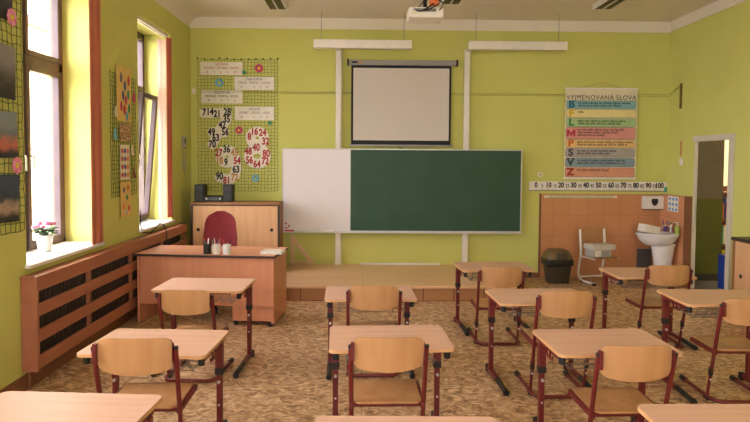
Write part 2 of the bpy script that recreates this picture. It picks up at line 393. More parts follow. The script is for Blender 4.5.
# outside
struct(MB().box(-60, -30, -3.2, XL - .9, 70, -3).build('trim_9', M_ground))
bl = thing('neighbour_house', 'cream facade with red tiled roof seen through the nearest window', 'building', (-10, 20, -3))
MB().box(-6, -10, 0, 0, 30, 8.4).build('wall', M_facade, bl)
MB().box(0, -10, 8.1, .25, 30, 8.5).box(0, -10, 7.3, .12, 30, 7.45).box(0, -10, 4.3, .1, 30, 4.6).parts('moulding', M_facband, bl)
MB().prism([(.45, 8.5), (-6, 11.5), (-6, 8.5)], -10, 30, 'y').build('roof', M_roof, bl)
for k in range(9):
    y = -7 + 4 * k
    wf = MB().box(0, y, 5.0, .06, y + 1.3, 6.9).build('window', M_facband, bl); MB().box(.05, y + .12, 5.12, .07, y + 1.18, 6.78).build('pane', M_rad_dark, wf)

# ------------------------------------------------------------------ radiator cover
RX, RY0, RY1, RZ0, RZ1 = -2.285, 4.30, 7.97, .14, .82
t = thing('radiator_cover', 'long slatted salmon wood radiator cover running under the windows', 'radiator cover', (XL, RY0, 0))
L0 = lambda x: x - XL
dy = RY1 - RY0; fx = RX - XL
MB().box(0.003, -.002, .14, fx + .002, .03, .80, bev=.003).build('end_panel', M_rad, t)
MB().box(0.003, -.01, .80, fx - .03, dy, .82, bev=.003).box(fx - .02, -.01, .80, fx + .01, dy, .82, bev=.003).parts('top_board', M_rad, t)
for z0, z1 in ((.71, .80), (.53, .62), (.345, .435), (.155, .25)):
    MB().box(fx - .02, .0305, z0, fx, dy, z1, bev=.003).build('slat', M_rad, t)
MB().box(fx - .045, .86, .15, fx - .02, .90, .8).box(fx - .045, 1.80, .15, fx - .02, 1.84, .8).box(fx - .045, 2.74, .15, fx - .02, 2.78, .8).box(fx - .045, dy - .04, .15, fx - .02, dy, .8).parts('upright', M_rad, t)
MB().box(.02, .04, .0, .04, .06, .139).box(.02, dy - .03, .0, .04, dy - .01, .139).parts('bracket', M_base, t)
rad = thing('radiator', 'dark ribbed radiator seen through the gaps of the wooden slatted cover', 'radiator', (XL + .02, RY0 + .1, 0))
rb = MB()
for k in range(58): rb.box(.0, .06 * k, .17, .035, .06 * k + .04, .76)
rb.box(.005, 0, .22, .03, 3.46, .26).box(.005, 0, .68, .03, 3.46, .72)
rb.build('ribs', M_rad_dark, rad)
MB().cyl((.017, 3.3, 0), (.017, 3.3, .2), .010).build('pipe', M_offw, rad)

# ------------------------------------------------------------------ school desk
def desk(x, y, yaw, H, label, hook=1):
    t = thing('school_desk', label, 'desk', (x, y, 0), math.radians(yaw), 'single pupil desks')
    T = .018
    top = MB().prism(rrect(.70, .50, .035), H - T, H); top.build('table_top', M_desk, t)
    ed = MB(); o1 = rrect(.703, .503, .036, 6); o2 = rrect(.699, .499, .034, 6); nn = len(o1)
    A = [ed.bm.verts.new((u, v, H - T - .0005)) for u, v in o1]; B_ = [ed.bm.verts.new((u, v, H - .0015)) for u, v in o1]; C = [ed.bm.verts.new((u, v, H - T - .0005)) for u, v in o2]; D = [ed.bm.verts.new((u, v, H - .0015)) for u, v in o2]
    for i in range(nn):
        j = (i + 1) % nn
        ed.bm.faces.new((A[i], A[j], B_[j], B_[i])); ed.bm.faces.new((C[i], D[i], D[j], C[j])); ed.bm.faces.new((B_[i], B_[j], D[j], D[i])); ed.bm.faces.new((A[i], C[i], C[j], A[j]))
    ed.build('edge_band', M_edge, t)
    Z = H - T - .001
    # under-frame: two side rails and a far rail, near stretcher dark
    MB().box(-.33, -.20, Z - .035, -.30, .20, Z, bev=.003).box(.30, -.20, Z - .035, .33, .20, Z, bev=.003).parts('side_rail', M_red, t); MB().box(-.30, .14, Z - .05, .30, .165, Z, bev=.003).build('cross_rail', M_red, t)
    MB().box(-.25, -.19, Z - .02, .25, -.17, Z).build('front_rail', M_black, t)
    for s in (-1, 1):
        cx = s * .315; cyy = .15; zc = Z - .20
        MB().box(cx - .022, cyy - .02, zc, cx + .022, cyy + .02, Z - .035, bev=.004).build('upper_leg', M_red, t)
        lg = MB().box(cx - .017, cyy - .015, .035, cx + .017, cyy + .015, zc + .02, bev=.004).build('leg', M_red, t)
        MB().box(cx - .0245, cyy - .022, zc - .02, cx + .0245, cyy + .022, zc + .025, bev=.005).build('collar', M_black, lg)
        MB().cyl((cx, cyy - .015, zc - .06), (cx, cyy - .03, zc - .06), .009, n=10).cyl((cx, cyy - .015, zc - .20), (cx, cyy - .022, zc - .20), .006, n=10).parts('bolt', M_bolt, lg, True)
        ft = MB().box(cx - .018, -.06, .018, cx + .018, .22, .05, bev=.005).build('foot', M_red, t)
        MB().tube([(cx, -.05, .034), (cx, -.1, .034), (cx, -.25, .028), (cx, -.29, .024), (cx, -.305, .024)], [.021, .021, .019, .024, .018], 10).box(cx - .02, .2, 0, cx + .02, .25, .055, bev=.008).parts('foot_cap', M_black, ft, True)
        MB().cyl((cx, -.19, Z - .05), (cx, -.19, Z), .018, n=12).build('knob', M_black, t, True)
        if s == hook or hook == 0:
            q = .335 * s
            MB().tube([(q, -.05, Z - .02), (q + s * .006, -.07, Z - .045), (q + s * .008, -.09, Z - .06), (q + s * .008, -.115, Z - .055), (q + s * .008, -.12, Z - .035)], .005, 6)\
                .tube([(q, .0, Z - .02), (q + s * .006, -.02, Z - .045), (q + s * .008, -.04, Z - .06), (q + s * .008, -.065, Z - .055), (q + s * .008, -.07, Z - .035)], .005, 6).parts('hook', M_red, t, True)
    # wire basket under the top
    w = MB(); z0 = Z - .10; r = .0025
    for k in range(8):
        xx = -.24 + .48 * k / 7
        w.tube([(xx, -.17, Z - .01), (xx, -.155, z0 + .02), (xx, -.13, z0), (xx, .10, z0), (xx, .12, Z - .01)], r, 5)
    for yy, zz in ((-.165, z0 + .035), (-.13, z0), (-.05, z0), (.03, z0), (.10, z0)):
        w.tube([(-.25, yy, zz), (.25, yy, zz)], r, 5)
    for xx in (-.25, .25): w.tube([(xx, -.165, z0 + .035), (xx, -.13, z0), (xx, .10, z0)], r, 5)
    w.build('wire_basket', M_wire, t, True)
    return t

def chair(x, y, yaw, dz, label):
    # local +y is the direction the pupil faces; y = 0 at the backrest
    t = thing('school_chair', label, 'chair', (x, y, 0), math.radians(yaw), 'pupil chairs with red frames')
    SH = .375 + dz; BT = .74 + dz
    # backrest: curved sheet with rounded corners
    bb = MB(); nx, nz = 16, 8; Wd, Hh = .365, .185; grid = []
    for j in range(nz + 1):
        row = []
        for i in range(nx + 1):
            u = -1 + 2 * i / nx; v = -1 + 2 * j / nz
            # superellipse shrink to round the corners
            k = abs(u) ** 10; vv = v
            zt = Hh / 2 * (1 - .03 * u * u - .15 * k) if v > 0 else Hh / 2 * (1 - .18 * u * u - .13 * k)
            kk = abs(v) ** 5
            xx = Wd / 2 * u * (1 - .05 * kk)
            zz = BT - Hh / 2 + vv * zt + .0
            yy = -.035 * (1 - u * u) + .015 - .06 * (zz - (BT - Hh / 2))
            row.append((xx, yy, zz))
        grid.append(row)
    F = [[bb.bm.verts.new(p) for p in row] for row in grid]; Bk = [[bb.bm.verts.new((p[0], p[1] + .010, p[2])) for p in row] for row in grid]
    for j in range(nz):
        for i in range(nx):
            bb.bm.faces.new((F[j][i], F[j][i + 1], F[j + 1][i + 1], F[j + 1][i])); bb.bm.faces.new((Bk[j][i], Bk[j + 1][i], Bk[j + 1][i + 1], Bk[j][i + 1]))
    for i in range(nx):
        bb.bm.faces.new((F[0][i], Bk[0][i], Bk[0][i + 1], F[0][i + 1])); bb.bm.faces.new((F[nz][i], F[nz][i + 1], Bk[nz][i + 1], Bk[nz][i]))
    for j in range(nz):
        bb.bm.faces.new((F[j][0], F[j + 1][0], Bk[j + 1][0], Bk[j][0])); bb.bm.faces.new((F[j][nx], Bk[j][nx], Bk[j + 1][nx], F[j + 1][nx]))
    bb.build('backrest', M_ply, t, True)
    # seat
    st = MB(); out = []
    prof = [(.06, 0), (.09, -.004), (.25, -.012), (.40, -.004), (.44, -.014)]
    ol = []
    for i, (yy, zz) in enumerate(prof): pass
    ny = 10; rows = []
    for j in range(ny + 1):
        v = j / ny; yy = .06 + .38 * v
        zz = SH - .012 * math.sin(PI * min(1, v * 1.15)) - (.03 * ((v - .85) / .15) ** 2 if v > .85 else 0)
        hw = .185 * (1 - .03 * v)
        if v < .12: hw -= .03 * (1 - v / .12) ** 2
        if v > .92: hw -= .03 * ((v - .92) / .08) ** 2
        rows.append([(hw * u, yy, zz) for u in (-1, -.6, -.2, .2, .6, 1)])
    A = [[st.bm.verts.new(p) for p in r] for r in rows]; B2 = [[st.bm.verts.new((p[0], p[1], p[2] - .012)) for p in r] for r in rows]
    for j in range(ny):
        for i in range(5):
            st.bm.faces.new((A[j][i], A[j][i + 1], A[j + 1][i + 1], A[j + 1][i])); st.bm.faces.new((B2[j][i], B2[j + 1][i], B2[j + 1][i + 1], B2[j][i + 1]))
        st.bm.faces.new((A[j][0], A[j + 1][0], B2[j + 1][0], B2[j][0])); st.bm.faces.new((A[j][5], B2[j][5], B2[j + 1][5], A[j + 1][5]))
    for i in range(5):
        st.bm.faces.new((A[0][i], B2[0][i], B2[0][i + 1], A[0][i + 1])); st.bm.faces.new((A[ny][i], A[ny][i + 1], B2[ny][i + 1], B2[ny][i]))
    st.build('seat', M_ply, t, True)
    zc = .21 + dz * .5
    for s in (-1, 1):
        X = s * .197
        top = Vector((X, .0, BT - .02)); bot = Vector((s * .19, .17, .025)); top = top + (bot - top) * .05; d = bot - top
        mid = top + d * ((top.z - zc) / (top.z - bot.z))
        p = MB(); p.tube([top, mid], .0125, 10, 1.0); po = p.build('upper_post', M_red, t, True)
        MB().tube([top + Vector((0, 0, -.004)), top + Vector((0, 0, .010))], .0138, 10).build('end_cap', M_black, po, True)
        MB().box(X - s * .006 - .006, -.012, BT - .125, X - s * .014 + .004, .018, BT - .03, bev=.002).parts('bracket', M_red, po)
        p = MB(); p.tube([mid, bot], .0105, 10); lo = p.build('leg', M_red, t, True)
        MB().tube([mid + Vector((0, 0, .025)), mid - Vector((0, -.008, .03))], .0165, 10).build('collar', M_black, lo, True)
        q = mid + d.normalized() * .065
        MB().cyl(q + Vector((0, -.008, 0)), q + Vector((0, -.02, 0)), .008, n=10).build('bolt', M_bolt, lo, True)
        # seat rail
        MB().box(s * .19 - .012, .075, SH - .045, s * .19 + .012, .41, SH - .016, bev=.004, rot=None).build('seat_rail', M_red, t)
    MB().box(-.178, .09, SH - .04, .178, .11, SH - .017).box(-.178, .36, SH - .045, .178, .38, SH - .02).parts('seat_crossbar', M_red, t)
    pts = [(-.19, .50, .022), (-.19, .18, .022)]
    for k in range(5):
        a = PI + k * PI / 8; pts.append((-.12 + .07 * math.cos(a), .13 + .07 * math.sin(a), .022))
    pts += [(-x_, y_, z_) for x_, y_, z_ in pts[::-1]]
    bs = MB().tube(pts, .0135, 10).build('base_loop', M_red, t, True)
    for s in (-1, 1):
        MB().tube([(s * .19, .475, .024), (s * .19, .53, .026)], [.019, .021], 10).box(s * .19 - .016, .14, 0, s * .19 + .016, .2, .02, bev=.004).parts('glide', M_black, bs, True)
    return t

D = [ # x, y, yaw, height, label
 ('A1', -1.25, 4.87, -2.9, .655, 'pupil desk closest to the teacher desk, standing in front of it'),
 ('A2', -1.17, 3.48, -3.1, .608, 'pupil desk in the window-side column, second back from the teacher desk'),
 ('A3', -1.205, 2.345, -4.0, .65, 'desk top cut off by the bottom left corner of the photo'),
 ('B1', 0.06, 4.82, 1.8, .600, 'pupil desk before the podium, just right of the teacher desk'),
 ('B2', 0.16, 3.58, 2.4, .606, 'pupil desk in the centre column, second back from the podium'),
 ('B3', 0.17, 2.10, -1.0, .65, 'desk of which only a strip of top shows at the bottom centre'),
 ('C1', 1.29, 5.98, 3.1, .615, 'farthest pupil desk from the camera, against the right end of the podium'),
 ('C2', 1.32, 4.51, 2.1, .646, 'pupil desk behind the one at the right end of the podium'),
 ('C3', 1.415, 3.51, 1.9, .604, 'large near desk right of centre, whole top and left legs showing'),
 ('C4', 1.482, 2.215, 0, .65, 'desk corner cut off by the bottom right edge of the photo'),
 ('D1', 2.61, 5.53, .1, .638, 'pupil desk standing in front of the washbasin'),
 ('D2', 2.58, 4.32, -1.6, .684, 'pupil desk nearest the low cabinet on the right')]
for k, x, y, a, h, lb in D: desk(x, y, a, h, lb, -1 if k[0] in 'CD' else 1)
Cc = [
 (-1.28, 4.40, -4, -.03, 'empty chair at the pupil desk closest to the teacher desk'),
 (-1.105, 2.95, 1, .045, 'empty chair nearest the camera on the window side, at the second window-side desk'),
 (0.09, 4.50, 1, -.02, 'empty chair at the desk just before the podium, right of the teacher desk'),
 (0.14, 3.12, 1, .0, 'empty chair nearest the camera in the centre column, whole seat showing'),
 (1.225, 5.30, 0, -.015, 'empty chair farthest from the camera, at the desk by the right end of the podium'),
 (1.39, 4.08, 1, .035, 'empty chair at the middle desk of the column right of centre'),
 (1.385, 3.00, 1, -.005, 'empty chair nearest the camera right of centre, drawn up to the large near desk'),
 (2.655, 5.19, 0, .025, 'empty chair at the desk in front of the washbasin'),
 (2.60, 3.98, -1.6, .01, 'empty chair cut by the right edge of the photo, beside the low cabinet')]
for a in Cc: chair(*a)

# ------------------------------------------------------------------ teacher desk
t = thing('teacher_desk', 'wide salmon wood teacher desk with dark edges beside the windows', 'desk', (-1.538, 6.33, 0), math.radians(-5.6))
hw, hd, H = .709, .31, .71
MB().box(-hw, -hd, H - .024, hw, hd, H, bev=.002).build('desk_top', M_tdesk_top, t)
MB().box(-hw - .001, -hd - .002, H - .026, hw + .001, -hd + .002, H - .003).box(hw - .001, -hd, H - .026, hw + .003, hd, H - .003).parts('edge_band', M_dark_edge, t)
MB().box(-hw + .02, -hd + .03, .01, -hw + .042, hd - .02, H - .025).build('side_panel', M_tdesk, t)
MB().box(hw - .035, -hd + .03, .03, hw - .012, hd - .02, H - .025).build('side_panel', M_tdesk, t)
MB().box(-hw + .043, -hd + .04, .20, hw - .036, -hd + .058, H - .025).build('modesty_panel', M_tdesk, t)
pd = MB().box(.27, -hd + .07, .045, hw - .037, hd - .04, H - .03).build('pedestal', M_tdesk, t)
for k in range(3): MB().box(.28, hd - .04, .06 + .2 * k, hw - .045, hd - .022, .25 + .2 * k, bev=.002).build('drawer', M_tdesk_top, pd)
MB().box(.28, -hd + .08, 0.0, .32, -hd + .12, .044).box(hw - .08, -hd + .05, 0, hw - .03, -hd + .1, .03).box(hw - .08, hd - .1, 0, hw - .03, hd - .04, .03).box(-hw + .02, -hd + .05, 0, -hw + .045, -hd + .09, .01).parts('foot', M_black, t)
# teacher chair
t = thing('office_chair', 'swivel chair with maroon fabric back behind the teacher desk', 'chair', (-1.62, 6.80, 0), math.radians(185))
b = MB(); nx, nz = 14, 12; rows = []
for j in range(nz + 1):
    v = j / nz; zz = .56 + .49 * v; hwid = .192 * math.sqrt(max(0, 1 - max(0, (v - .55) / .45) ** 3.2 * .93)) * (.92 + .08 * math.sin(PI * min(v, .6) / .6))
    rows.append([(hwid * (-1 + 2 * i / nx), -.22 - .03 * (1 - (-1 + 2 * i / nx) ** 2) - .06 * v, zz) for i in range(nx + 1)])
A = [[b.bm.verts.new(p) for p in r] for r in rows]; Bq = [[b.bm.verts.new((p[0], p[1] - .05, p[2])) for p in r] for r in rows]
for j in range(nz):
    for i in range(nx): b.bm.faces.new((A[j][i], A[j][i + 1], A[j + 1][i + 1], A[j + 1][i])); b.bm.faces.new((Bq[j][i], Bq[j + 1][i], Bq[j + 1][i + 1], Bq[j][i + 1]))
    b.bm.faces.new((A[j][0], A[j + 1][0], Bq[j + 1][0], Bq[j][0])); b.bm.faces.new((A[j][nx], Bq[j][nx], Bq[j + 1][nx], A[j + 1][nx]))
for i in range(nx): b.bm.faces.new((A[0][i], Bq[0][i], Bq[0][i + 1], A[0][i + 1])); b.bm.faces.new((A[nz][i], A[nz][i + 1], Bq[nz][i + 1], Bq[nz][i]))
b.build('backrest', M_maroon, t, True)
MB().prism(rrect(.44, .42, .1, cy=.0), .43, .50).build('seat', M_maroon, t)
MB().tube([(0, -.05, .41), (0, -.27, .42), (0, -.32, .5), (0, -.315, .62)], .018).build('back_support', M_black, t, True)
MB().cyl((0, 0, .08), (0, 0, .43), .028).cyl((0, 0, .38), (0, 0, .43), .08).build('gas_column', M_black, t, True)
bs = MB()
for k in range(5):
    a = 2 * PI * k / 5 + .4; bs.tube([(0, 0, .10), (.14 * math.cos(a), .14 * math.sin(a), .09), (.27 * math.cos(a), .27 * math.sin(a), .065)], [.03, .022, .016])
bo = bs.build('star_base', M_black, t, True)
for k in range(5):
    a = 2 * PI * k / 5 + .4; c, s_ = math.cos(a), math.sin(a)
    MB().cyl((.28 * c - .025 * s_, .28 * s_ + .025 * c, .028), (.28 * c + .025 * s_, .28 * s_ - .025 * c, .028), .028).build('castor', M_black, bo, True)

# things on the teacher desk
def cup(x, y, m_, label, kinds):
    c = thing('pencil_cup', label, 'pencil cup', (x, y, .71), 0, 'pencil cups on the teacher desk')
    MB().lathe([(.036, 0), (.038, .004), (.040, .10), (.037, .10), (.034, .008), (.0, .008)][:5], n=18).build('cup', m_, c, True)
    for k in range(len(kinds)):
        a = 2 * PI * k / len(kinds) + .3; q = thing2 = MB()
        dx, dyy = .018 * math.cos(a), .018 * math.sin(a); L_ = .13 + .03 * random.random()
        q.cyl((x + dx * .5, y + dyy * .5, .722), (x + dx * 2.0, y + dyy * 2.0, .715 + L_), .0045, n=7).cyl((x + dx * 2.0, y + dyy * 2.0, .715 + L_), (x + dx * 2.12, y + dyy * 2.12, .715 + L_ + .012), .0045, .001, n=7)
        nm, mm, cl_ = kinds[k]
        tag(q.build('felt_pen', mm, None, True), '%s pen standing in the %s' % (nm, cl_), 'pen', 'pens in the cups')
bc, wc, wr = 'black pencil cup', 'left of the two white pencil cups', 'right of the two white pencil cups'
cup(-1.545, 6.09, mat('black_mesh_metal', (36, 36, 38), .5), 'black pencil cup, leftmost on the teacher desk', [('dark grey', M_black, bc), ('steel grey', M_steel, bc), ('red', M_redp, bc), ('green', M_teal, bc), ('white', M_paper, bc)])
cup(-1.45, 6.07, M_offw, 'white pencil cup beside the black one, full of coloured pens', [('orange', M_orange, wc), ('blue', M_blue, wc), ('light blue', M_cyan, wc), ('green', M_teal, wc), ('pink', M_pink, wc), ('violet', M_txtp, wc)])
cup(-1.345, 6.06, M_cer, 'white pencil cup, rightmost of the three, nearly empty', [('black', M_txt, wr), ('red-tipped', M_redp, wr)])
t = thing('paper_tray', 'flat white tray of papers on the right end of the teacher desk', 'tray', (-.90, 6.14, .71), math.radians(-5.6))
MB().box(-.11, -.08, 0, .11, .08, .006).box(-.11, -.08, 0, -.104, .08, .03).box(.104, -.08, 0, .11, .08, .03).box(-.11, -.08, 0, .11, -.075, .03).box(-.11, .075, 0, .11, .08, .03).build('tray', M_offw, t)
MB().box(-.1, -.07, .007, .1, .07, .022).build('paper_stack', M_paper, t)

# ------------------------------------------------------------------ cabinets
t = thing('sliding_door_cabinet', 'beech cabinet with two sliding doors in the corner behind the teacher chair', 'cabinet', (-2.24, 8.0, 0))
MB().box(0, 0, 0, 1.15, .37, .05).box(0, .02, .05, .02, .37, 1.06).box(.02, .35, .05, 1.13, .37, 1.06).parts('carcass', M_cab_side, t)
MB().box(1.13, .02, .05, 1.15, .37, 1.06).build('side_panel', M_cab_side, t)
MB().box(-.005, -.008, 1.06, 1.155, .37, 1.09).build('top_board', M_cab_side, t)
MB().box(-.002, -.004, .0, .022, .02, 1.06).box(1.128, -.004, 0, 1.152, .02, 1.06).box(.022, -.004, 1.045, 1.128, .02, 1.06).box(.022, -.004, .0, 1.128, .02, .06).parts('dark_trim', M_dark_edge, t)
for k, (p, q, hx) in enumerate(((.023, .59, .09), (.57, 1.127, 1.05))):
    dd = MB().box(p, .004 if k else .012, .06, q, .011 if k else .019, 1.045).build('door', M_cab, t)
    MB().cyl((hx, .003 if k else .011, .73), (hx, -.001 if k else .007, .73), .022, n=18).build('finger_pull', M_black, dd, True)
t = thing('low_cabinet', 'low beech cabinet with a dark top edge against the right wall', 'cabinet', (3.93, 5.2, 0))
MB().box(.02, 0, 0, .38, 1.18, .83).build('carcass', M_cab_side, t)
MB().box(-.01, -.01, .83, .385, 1.19, .865).build('top_board', M_dark_edge, t)
MB().box(0, 1.14, 0, .02, 1.18, .83).box(0, 0, 0, .02, .03, .83).parts('dark_trim', M_cab_side, t)
for p, q, hy in ((.56, 1.138, 1.03), (.032, .555, .1)):
    dd = MB().box(.006, p, .03, .018, q, .828).build('door', M_cab, t)
    MB().cyl((.006, hy, .47), (.002, hy, .47), .022, n=18).build('finger_pull', M_black, dd, True)
# stereo on the cabinet
for x, lb in ((-2.165, 'black box speaker on the corner cabinet, left of the stereo'), (-1.79, 'black box speaker on the corner cabinet, right of the stereo')):
    s_ = thing('speaker', lb, 'speaker', (x, 8.2, 1.09), 0, 'speakers on the corner cabinet')
    MB().box(-.062, -.08, 0, .062, .1, .225, bev=.005).build('case', M_black, s_)
    for z, r in ((.07, .045), (.165, .028)): MB().cyl((0, -.081, z), (0, -.086, z), r, n=20).build('cone', mat('speaker_cone_grey', (44, 44, 46), .6), s_, True)
s_ = thing('stereo_unit', 'low black stereo between the two speakers on the corner cabinet', 'stereo', (-1.98, 8.2, 1.09))
MB().box(-.12, -.07, 0, .12, .1, .075, bev=.004).build('case', M_black, s_); MB().box(-.06, -.073, .02, .06, -.0705, .055).build('display', mat('stereo_display', (80, 84, 88), .3), s_)
for x in (-.09, .09): MB().cyl((x, -.07, .04), (x, -.082, .04), .014, n=14).build('knob', M_steel, s_, True)

# ------------------------------------------------------------------ board wall
Y0 = 8.46
t = thing('classroom_board', 'wide wall board, white panel on the left and green chalkboard on the right', 'board', (-1.112, Y0, .66))
BW, BH, SP = 3.325, 1.15, .945
MB().box(0.012, 0, .012, SP, .02, BH - .012).build('white_panel', M_wboard, t)
MB().box(SP, 0, .012, BW - .012, .02, BH - .012).build('green_panel', M_gboard, t)
MB().box(0, -.008, 0, BW, .025, .014).box(0, -.008, BH - .014, BW, .025, BH).box(0, -.008, .014, .014, .025, BH - .014).box(BW - .014, -.008, .014, BW, .025, BH - .014).box(SP - .012, -.006, .014, SP, .02, BH - .014).parts('frame', M_alu, t)
MB().box(0, -.06, -.012, BW, .02, 0).box(0, -.062, -.012, BW, -.056, .006).build('ledge', M_alu, t)
for x, h in ((.63, .12), (.98, .12)): pass
MB().box(.0, .02, .1, BW, .05, .14).build('back_rail', M_alu, t)
for x, w_, m_, nm, lb, ct in ((-1.01, .13, M_redp, 'marker', 'red marker on the ledge under the white board panel', 'marker'), (-.49, .16, M_offw, 'board_eraser', 'white eraser on the ledge under the white board panel', 'eraser')):
    tag(MB().box(x - w_ / 2, Y0 - .05, .661, x + w_ / 2, Y0 - .02, .685, bev=.004).build(nm, m_), lb, ct)
for i, (x, z, lb) in enumerate(((-1.06, .77, 'topmost of the red magnets low on the white panel'), (-1.02, .735, 'middle one of the red magnets low on the white panel'), (-1.055, .71, 'lowest of the red magnets low on the white panel'))):
    tag(MB().cyl((x, Y0 - .0005, z), (x, Y0 - .008, z), .014, n=14).build('magnet', M_redp), lb, 'magnet', 'red magnets on the board')
for x, x2, lb in ((-.38, -.31, 'white vertical rail behind the board, left of the projection screen'), (1.405, 1.475, 'white vertical rail behind the board, right of the projection screen')):
    p = thing('board_rail', lb, 'rail', (x, 8.56, .18), 0, 'vertical board rails')
    MB().box(0, -.045, 0, .07, .008, 3.02, bev=.005).build('rail', M_offw, p)
    MB().box(.072, -.01, 0, .09, .006, 3.0).build('cable_channel', M_ppaper, p)
    MB().box(-.03, .01, 0, .1, .039, .015).build('foot_plate', M_offw, p)
# projection screen
t = thing('projection_screen', 'pull-down white projection screen with black border above the board', 'screen', (-.195, 8.53, 0)); t.scale = (.965, 1, 1)
MB().box(-.005, -.05, 2.965, 1.535, .03, 3.035, bev=.01).build('casing', M_grey, t)
MB().box(-.03, -.055, 2.96, -.006, .035, 3.045, bev=.005).box(1.536, -.055, 2.96, 1.56, .035, 3.045, bev=.005).parts('end_cap', M_black, t)
MB().box(.06, -.004, 1.93, 1.44, .0, 2.93).build('fabric', M_screen, t)
MB().box(.03, -.003, 1.87, .06, .001, 2.965).box(1.44, -.003, 1.87, 1.47, .001, 2.965).box(.06, -.003, 2.93, 1.44, .001, 2.965).box(.06, -.003, 1.87, 1.44, .001, 1.93).parts('border', M_screen_b, t)
MB().box(.0, -.015, 1.845, 1.50, .01, 1.872, bev=.004).build('bottom_bar', M_grey, t)
MB().tube([(.70, -.01, 1.85), (.71, -.01, 1.83), (.77, -.01, 1.83), (.78, -.01, 1.85)], .004, 6).build('pull_handle', M_black, t)
MB().box(.04, -.053, 2.99, .12, -.0501, 3.012).build('badge', M_screen_b, t); MB().box(.14, -.053, 2.985, .18, -.0501, 3.015).build('badge', M_txto, t)
# suspended lamps over the board
for x0, x1, lb in ((-.66, .64, 'white linear lamp hanging over the board, left of the two'), (1.40, 2.71, 'white linear lamp hanging over the board, right of the two')):
    p = thing('board_lamp', lb, 'lamp', (x0, 8.2, 3.135), 0, 'linear lamps over the board')
    L_ = x1 - x0
    MB().prism([(-.07, .10), (.07, .10), (.055, .0), (-.055, .0)], 0, L_, 'x').build('housing', M_offw, p)
    MB().box(.0, -.075, .09, L_, .075, .104).build('top_plate', M_offw, p)
    for xx in (.10, L_ - .1): MB().cyl((xx, 0, .105), (xx, 0, ZC - 3.139), .004, n=6).parts('wire', M_wire, p)
    MB().box(.28 if x0 < 0 else .03, .07, .02, .34 if x0 < 0 else .09, .31, .05).build('arm', M_offw, p)
# ceiling lamps
for xc, y0, y1, lb in ((-1.09, 5.4, 7.9, 'louvre lamp on the ceiling, leftmost of the three'), (1.06, 5.05, 7.55, 'louvre ceiling lamp right behind the projector'), (2.99, 5.2, 7.7, 'louvre lamp on the ceiling, rightmost of the three')):
    p = thing('ceiling_lamp', lb, 'lamp', (xc, y0, ZC), 0, 'louvre ceiling lamps')
    L_ = y1 - y0; w_ = .12
    MB().box(-w_, 0, -.065, -w_ + .02, L_, -.001).box(w_ - .02, 0, -.065, w_, L_, -.001).box(-w_ + .02, 0, -.065, w_ - .02, .02, -.001).box(-w_ + .02, L_ - .02, -.065, w_ - .02, L_, -.001).box(-.008, .02, -.065, .008, L_ - .02, -.001).box(-w_ + .02, .02, -.012, w_ - .02, L_ - .02, -.001).build('housing', M_offw, p)
    g = MB(); k = 0
    while .06 + .05 * k < L_ - .03:
        yy = .06 + .05 * k; g.box(-w_ + .021, yy, -.062, -.009, yy + .004, -.025); g.box(.009, yy, -.062, w_ - .021, yy + .004, -.025); k += 1
    g.build('louvre', mat('olive_grey_metal', (120, 116, 70), .35, metal=.4), p)
    for xx in (-.055, .055): MB().cyl((xx, .03, -.02), (xx, L_ - .03, -.02), .008, n=8).build('tube', M_offw, p, True)
# projector
t = thing('projector', 'white projector hanging from the ceiling above the room centre', 'projector', (.60, 5.9, 3.02)); t.scale = (.95, 1, 1)
MB().box(-.175, 0, 0, .175, .27, .10, bev=.012).build('case', M_offw, t)
MB().cyl((.08, .272, .05), (.08, .30, .05), .035, n=20).build('lens', M_black, t, True)
MB().box(-.13, -.003, .055, .10, .001, .085).build('socket_panel', mat('port_grey', (120, 116, 110), .5), t)
MB().cyl((0, .14, .10), (0, .14, ZC - 3.02), .02, n=12).cyl((0, .14, .10), (0, .14, .125), .06, n=16).cyl((0, .14, ZC - 3.035), (0, .14, ZC - 3.021), .07, n=16).build('mount', M_black, t, True)
MB().tube([(-.03, -.002, .07), (-.02, -.03, .07), (.04, -.04, .10), (.10, -.01, .16), (.03, .08, .22), (.02, .12, .4)], .007).tube([(-.10, -.002, .065), (-.06, -.03, .05), (0, -.03, .06), (.12, -.03, .12), (.15, .05, .17), (.03, .12, .3)], .006).tube([(-.08, .03, .1), (-.02, .0, .16), (.08, .02, .19), (.17, .02, .15), (.15, -.02, .09), (.13, -.002, .07)], .006).parts('cable', M_black, t, True)
MB().box(.03, -.03, .115, .12, .03, .16, bev=.008).build('power_plug', M_orange, t)
MB().cyl((-.12, -.001, .045), (-.12, -.006, .045), .022, n=16).build('speaker_grille', M_ppaper, t, True)

# wire stretched across the wall and its hook on the right wall
tag(MB().tube([(XL + .12, YB - .020, 2.60), (-.9, YB - .020, 2.595), (1.7, YB - .020, 2.59), (4.2, YB - .020, 2.60), (XR - .02, YB - .05, 2.60), (XR - .012, 8.28, 2.70)], .0028, 6).tube([(XL + .12, YB - .020, 2.575), (-.9, YB - .020, 2.575), (1.7, YB - .020, 2.572), (4.2, YB - .020, 2.575), (XR - .02, YB - .05, 2.575), (XR - .012, 8.28, 2.685)], .002, 6).build('picture_wire', mat('dull_wire', (120, 110, 60), .6)), 'thin horizontal wire stretched right across the board wall', 'wire')
tag(MB().box(XR - .02, 8.24, 2.38, XR, 8.27, 2.72).build('wire_hook', mat('olive_brown_metal', (110, 90, 40), .5)), 'small brown bar high on the right wall holding the wire', 'hook')

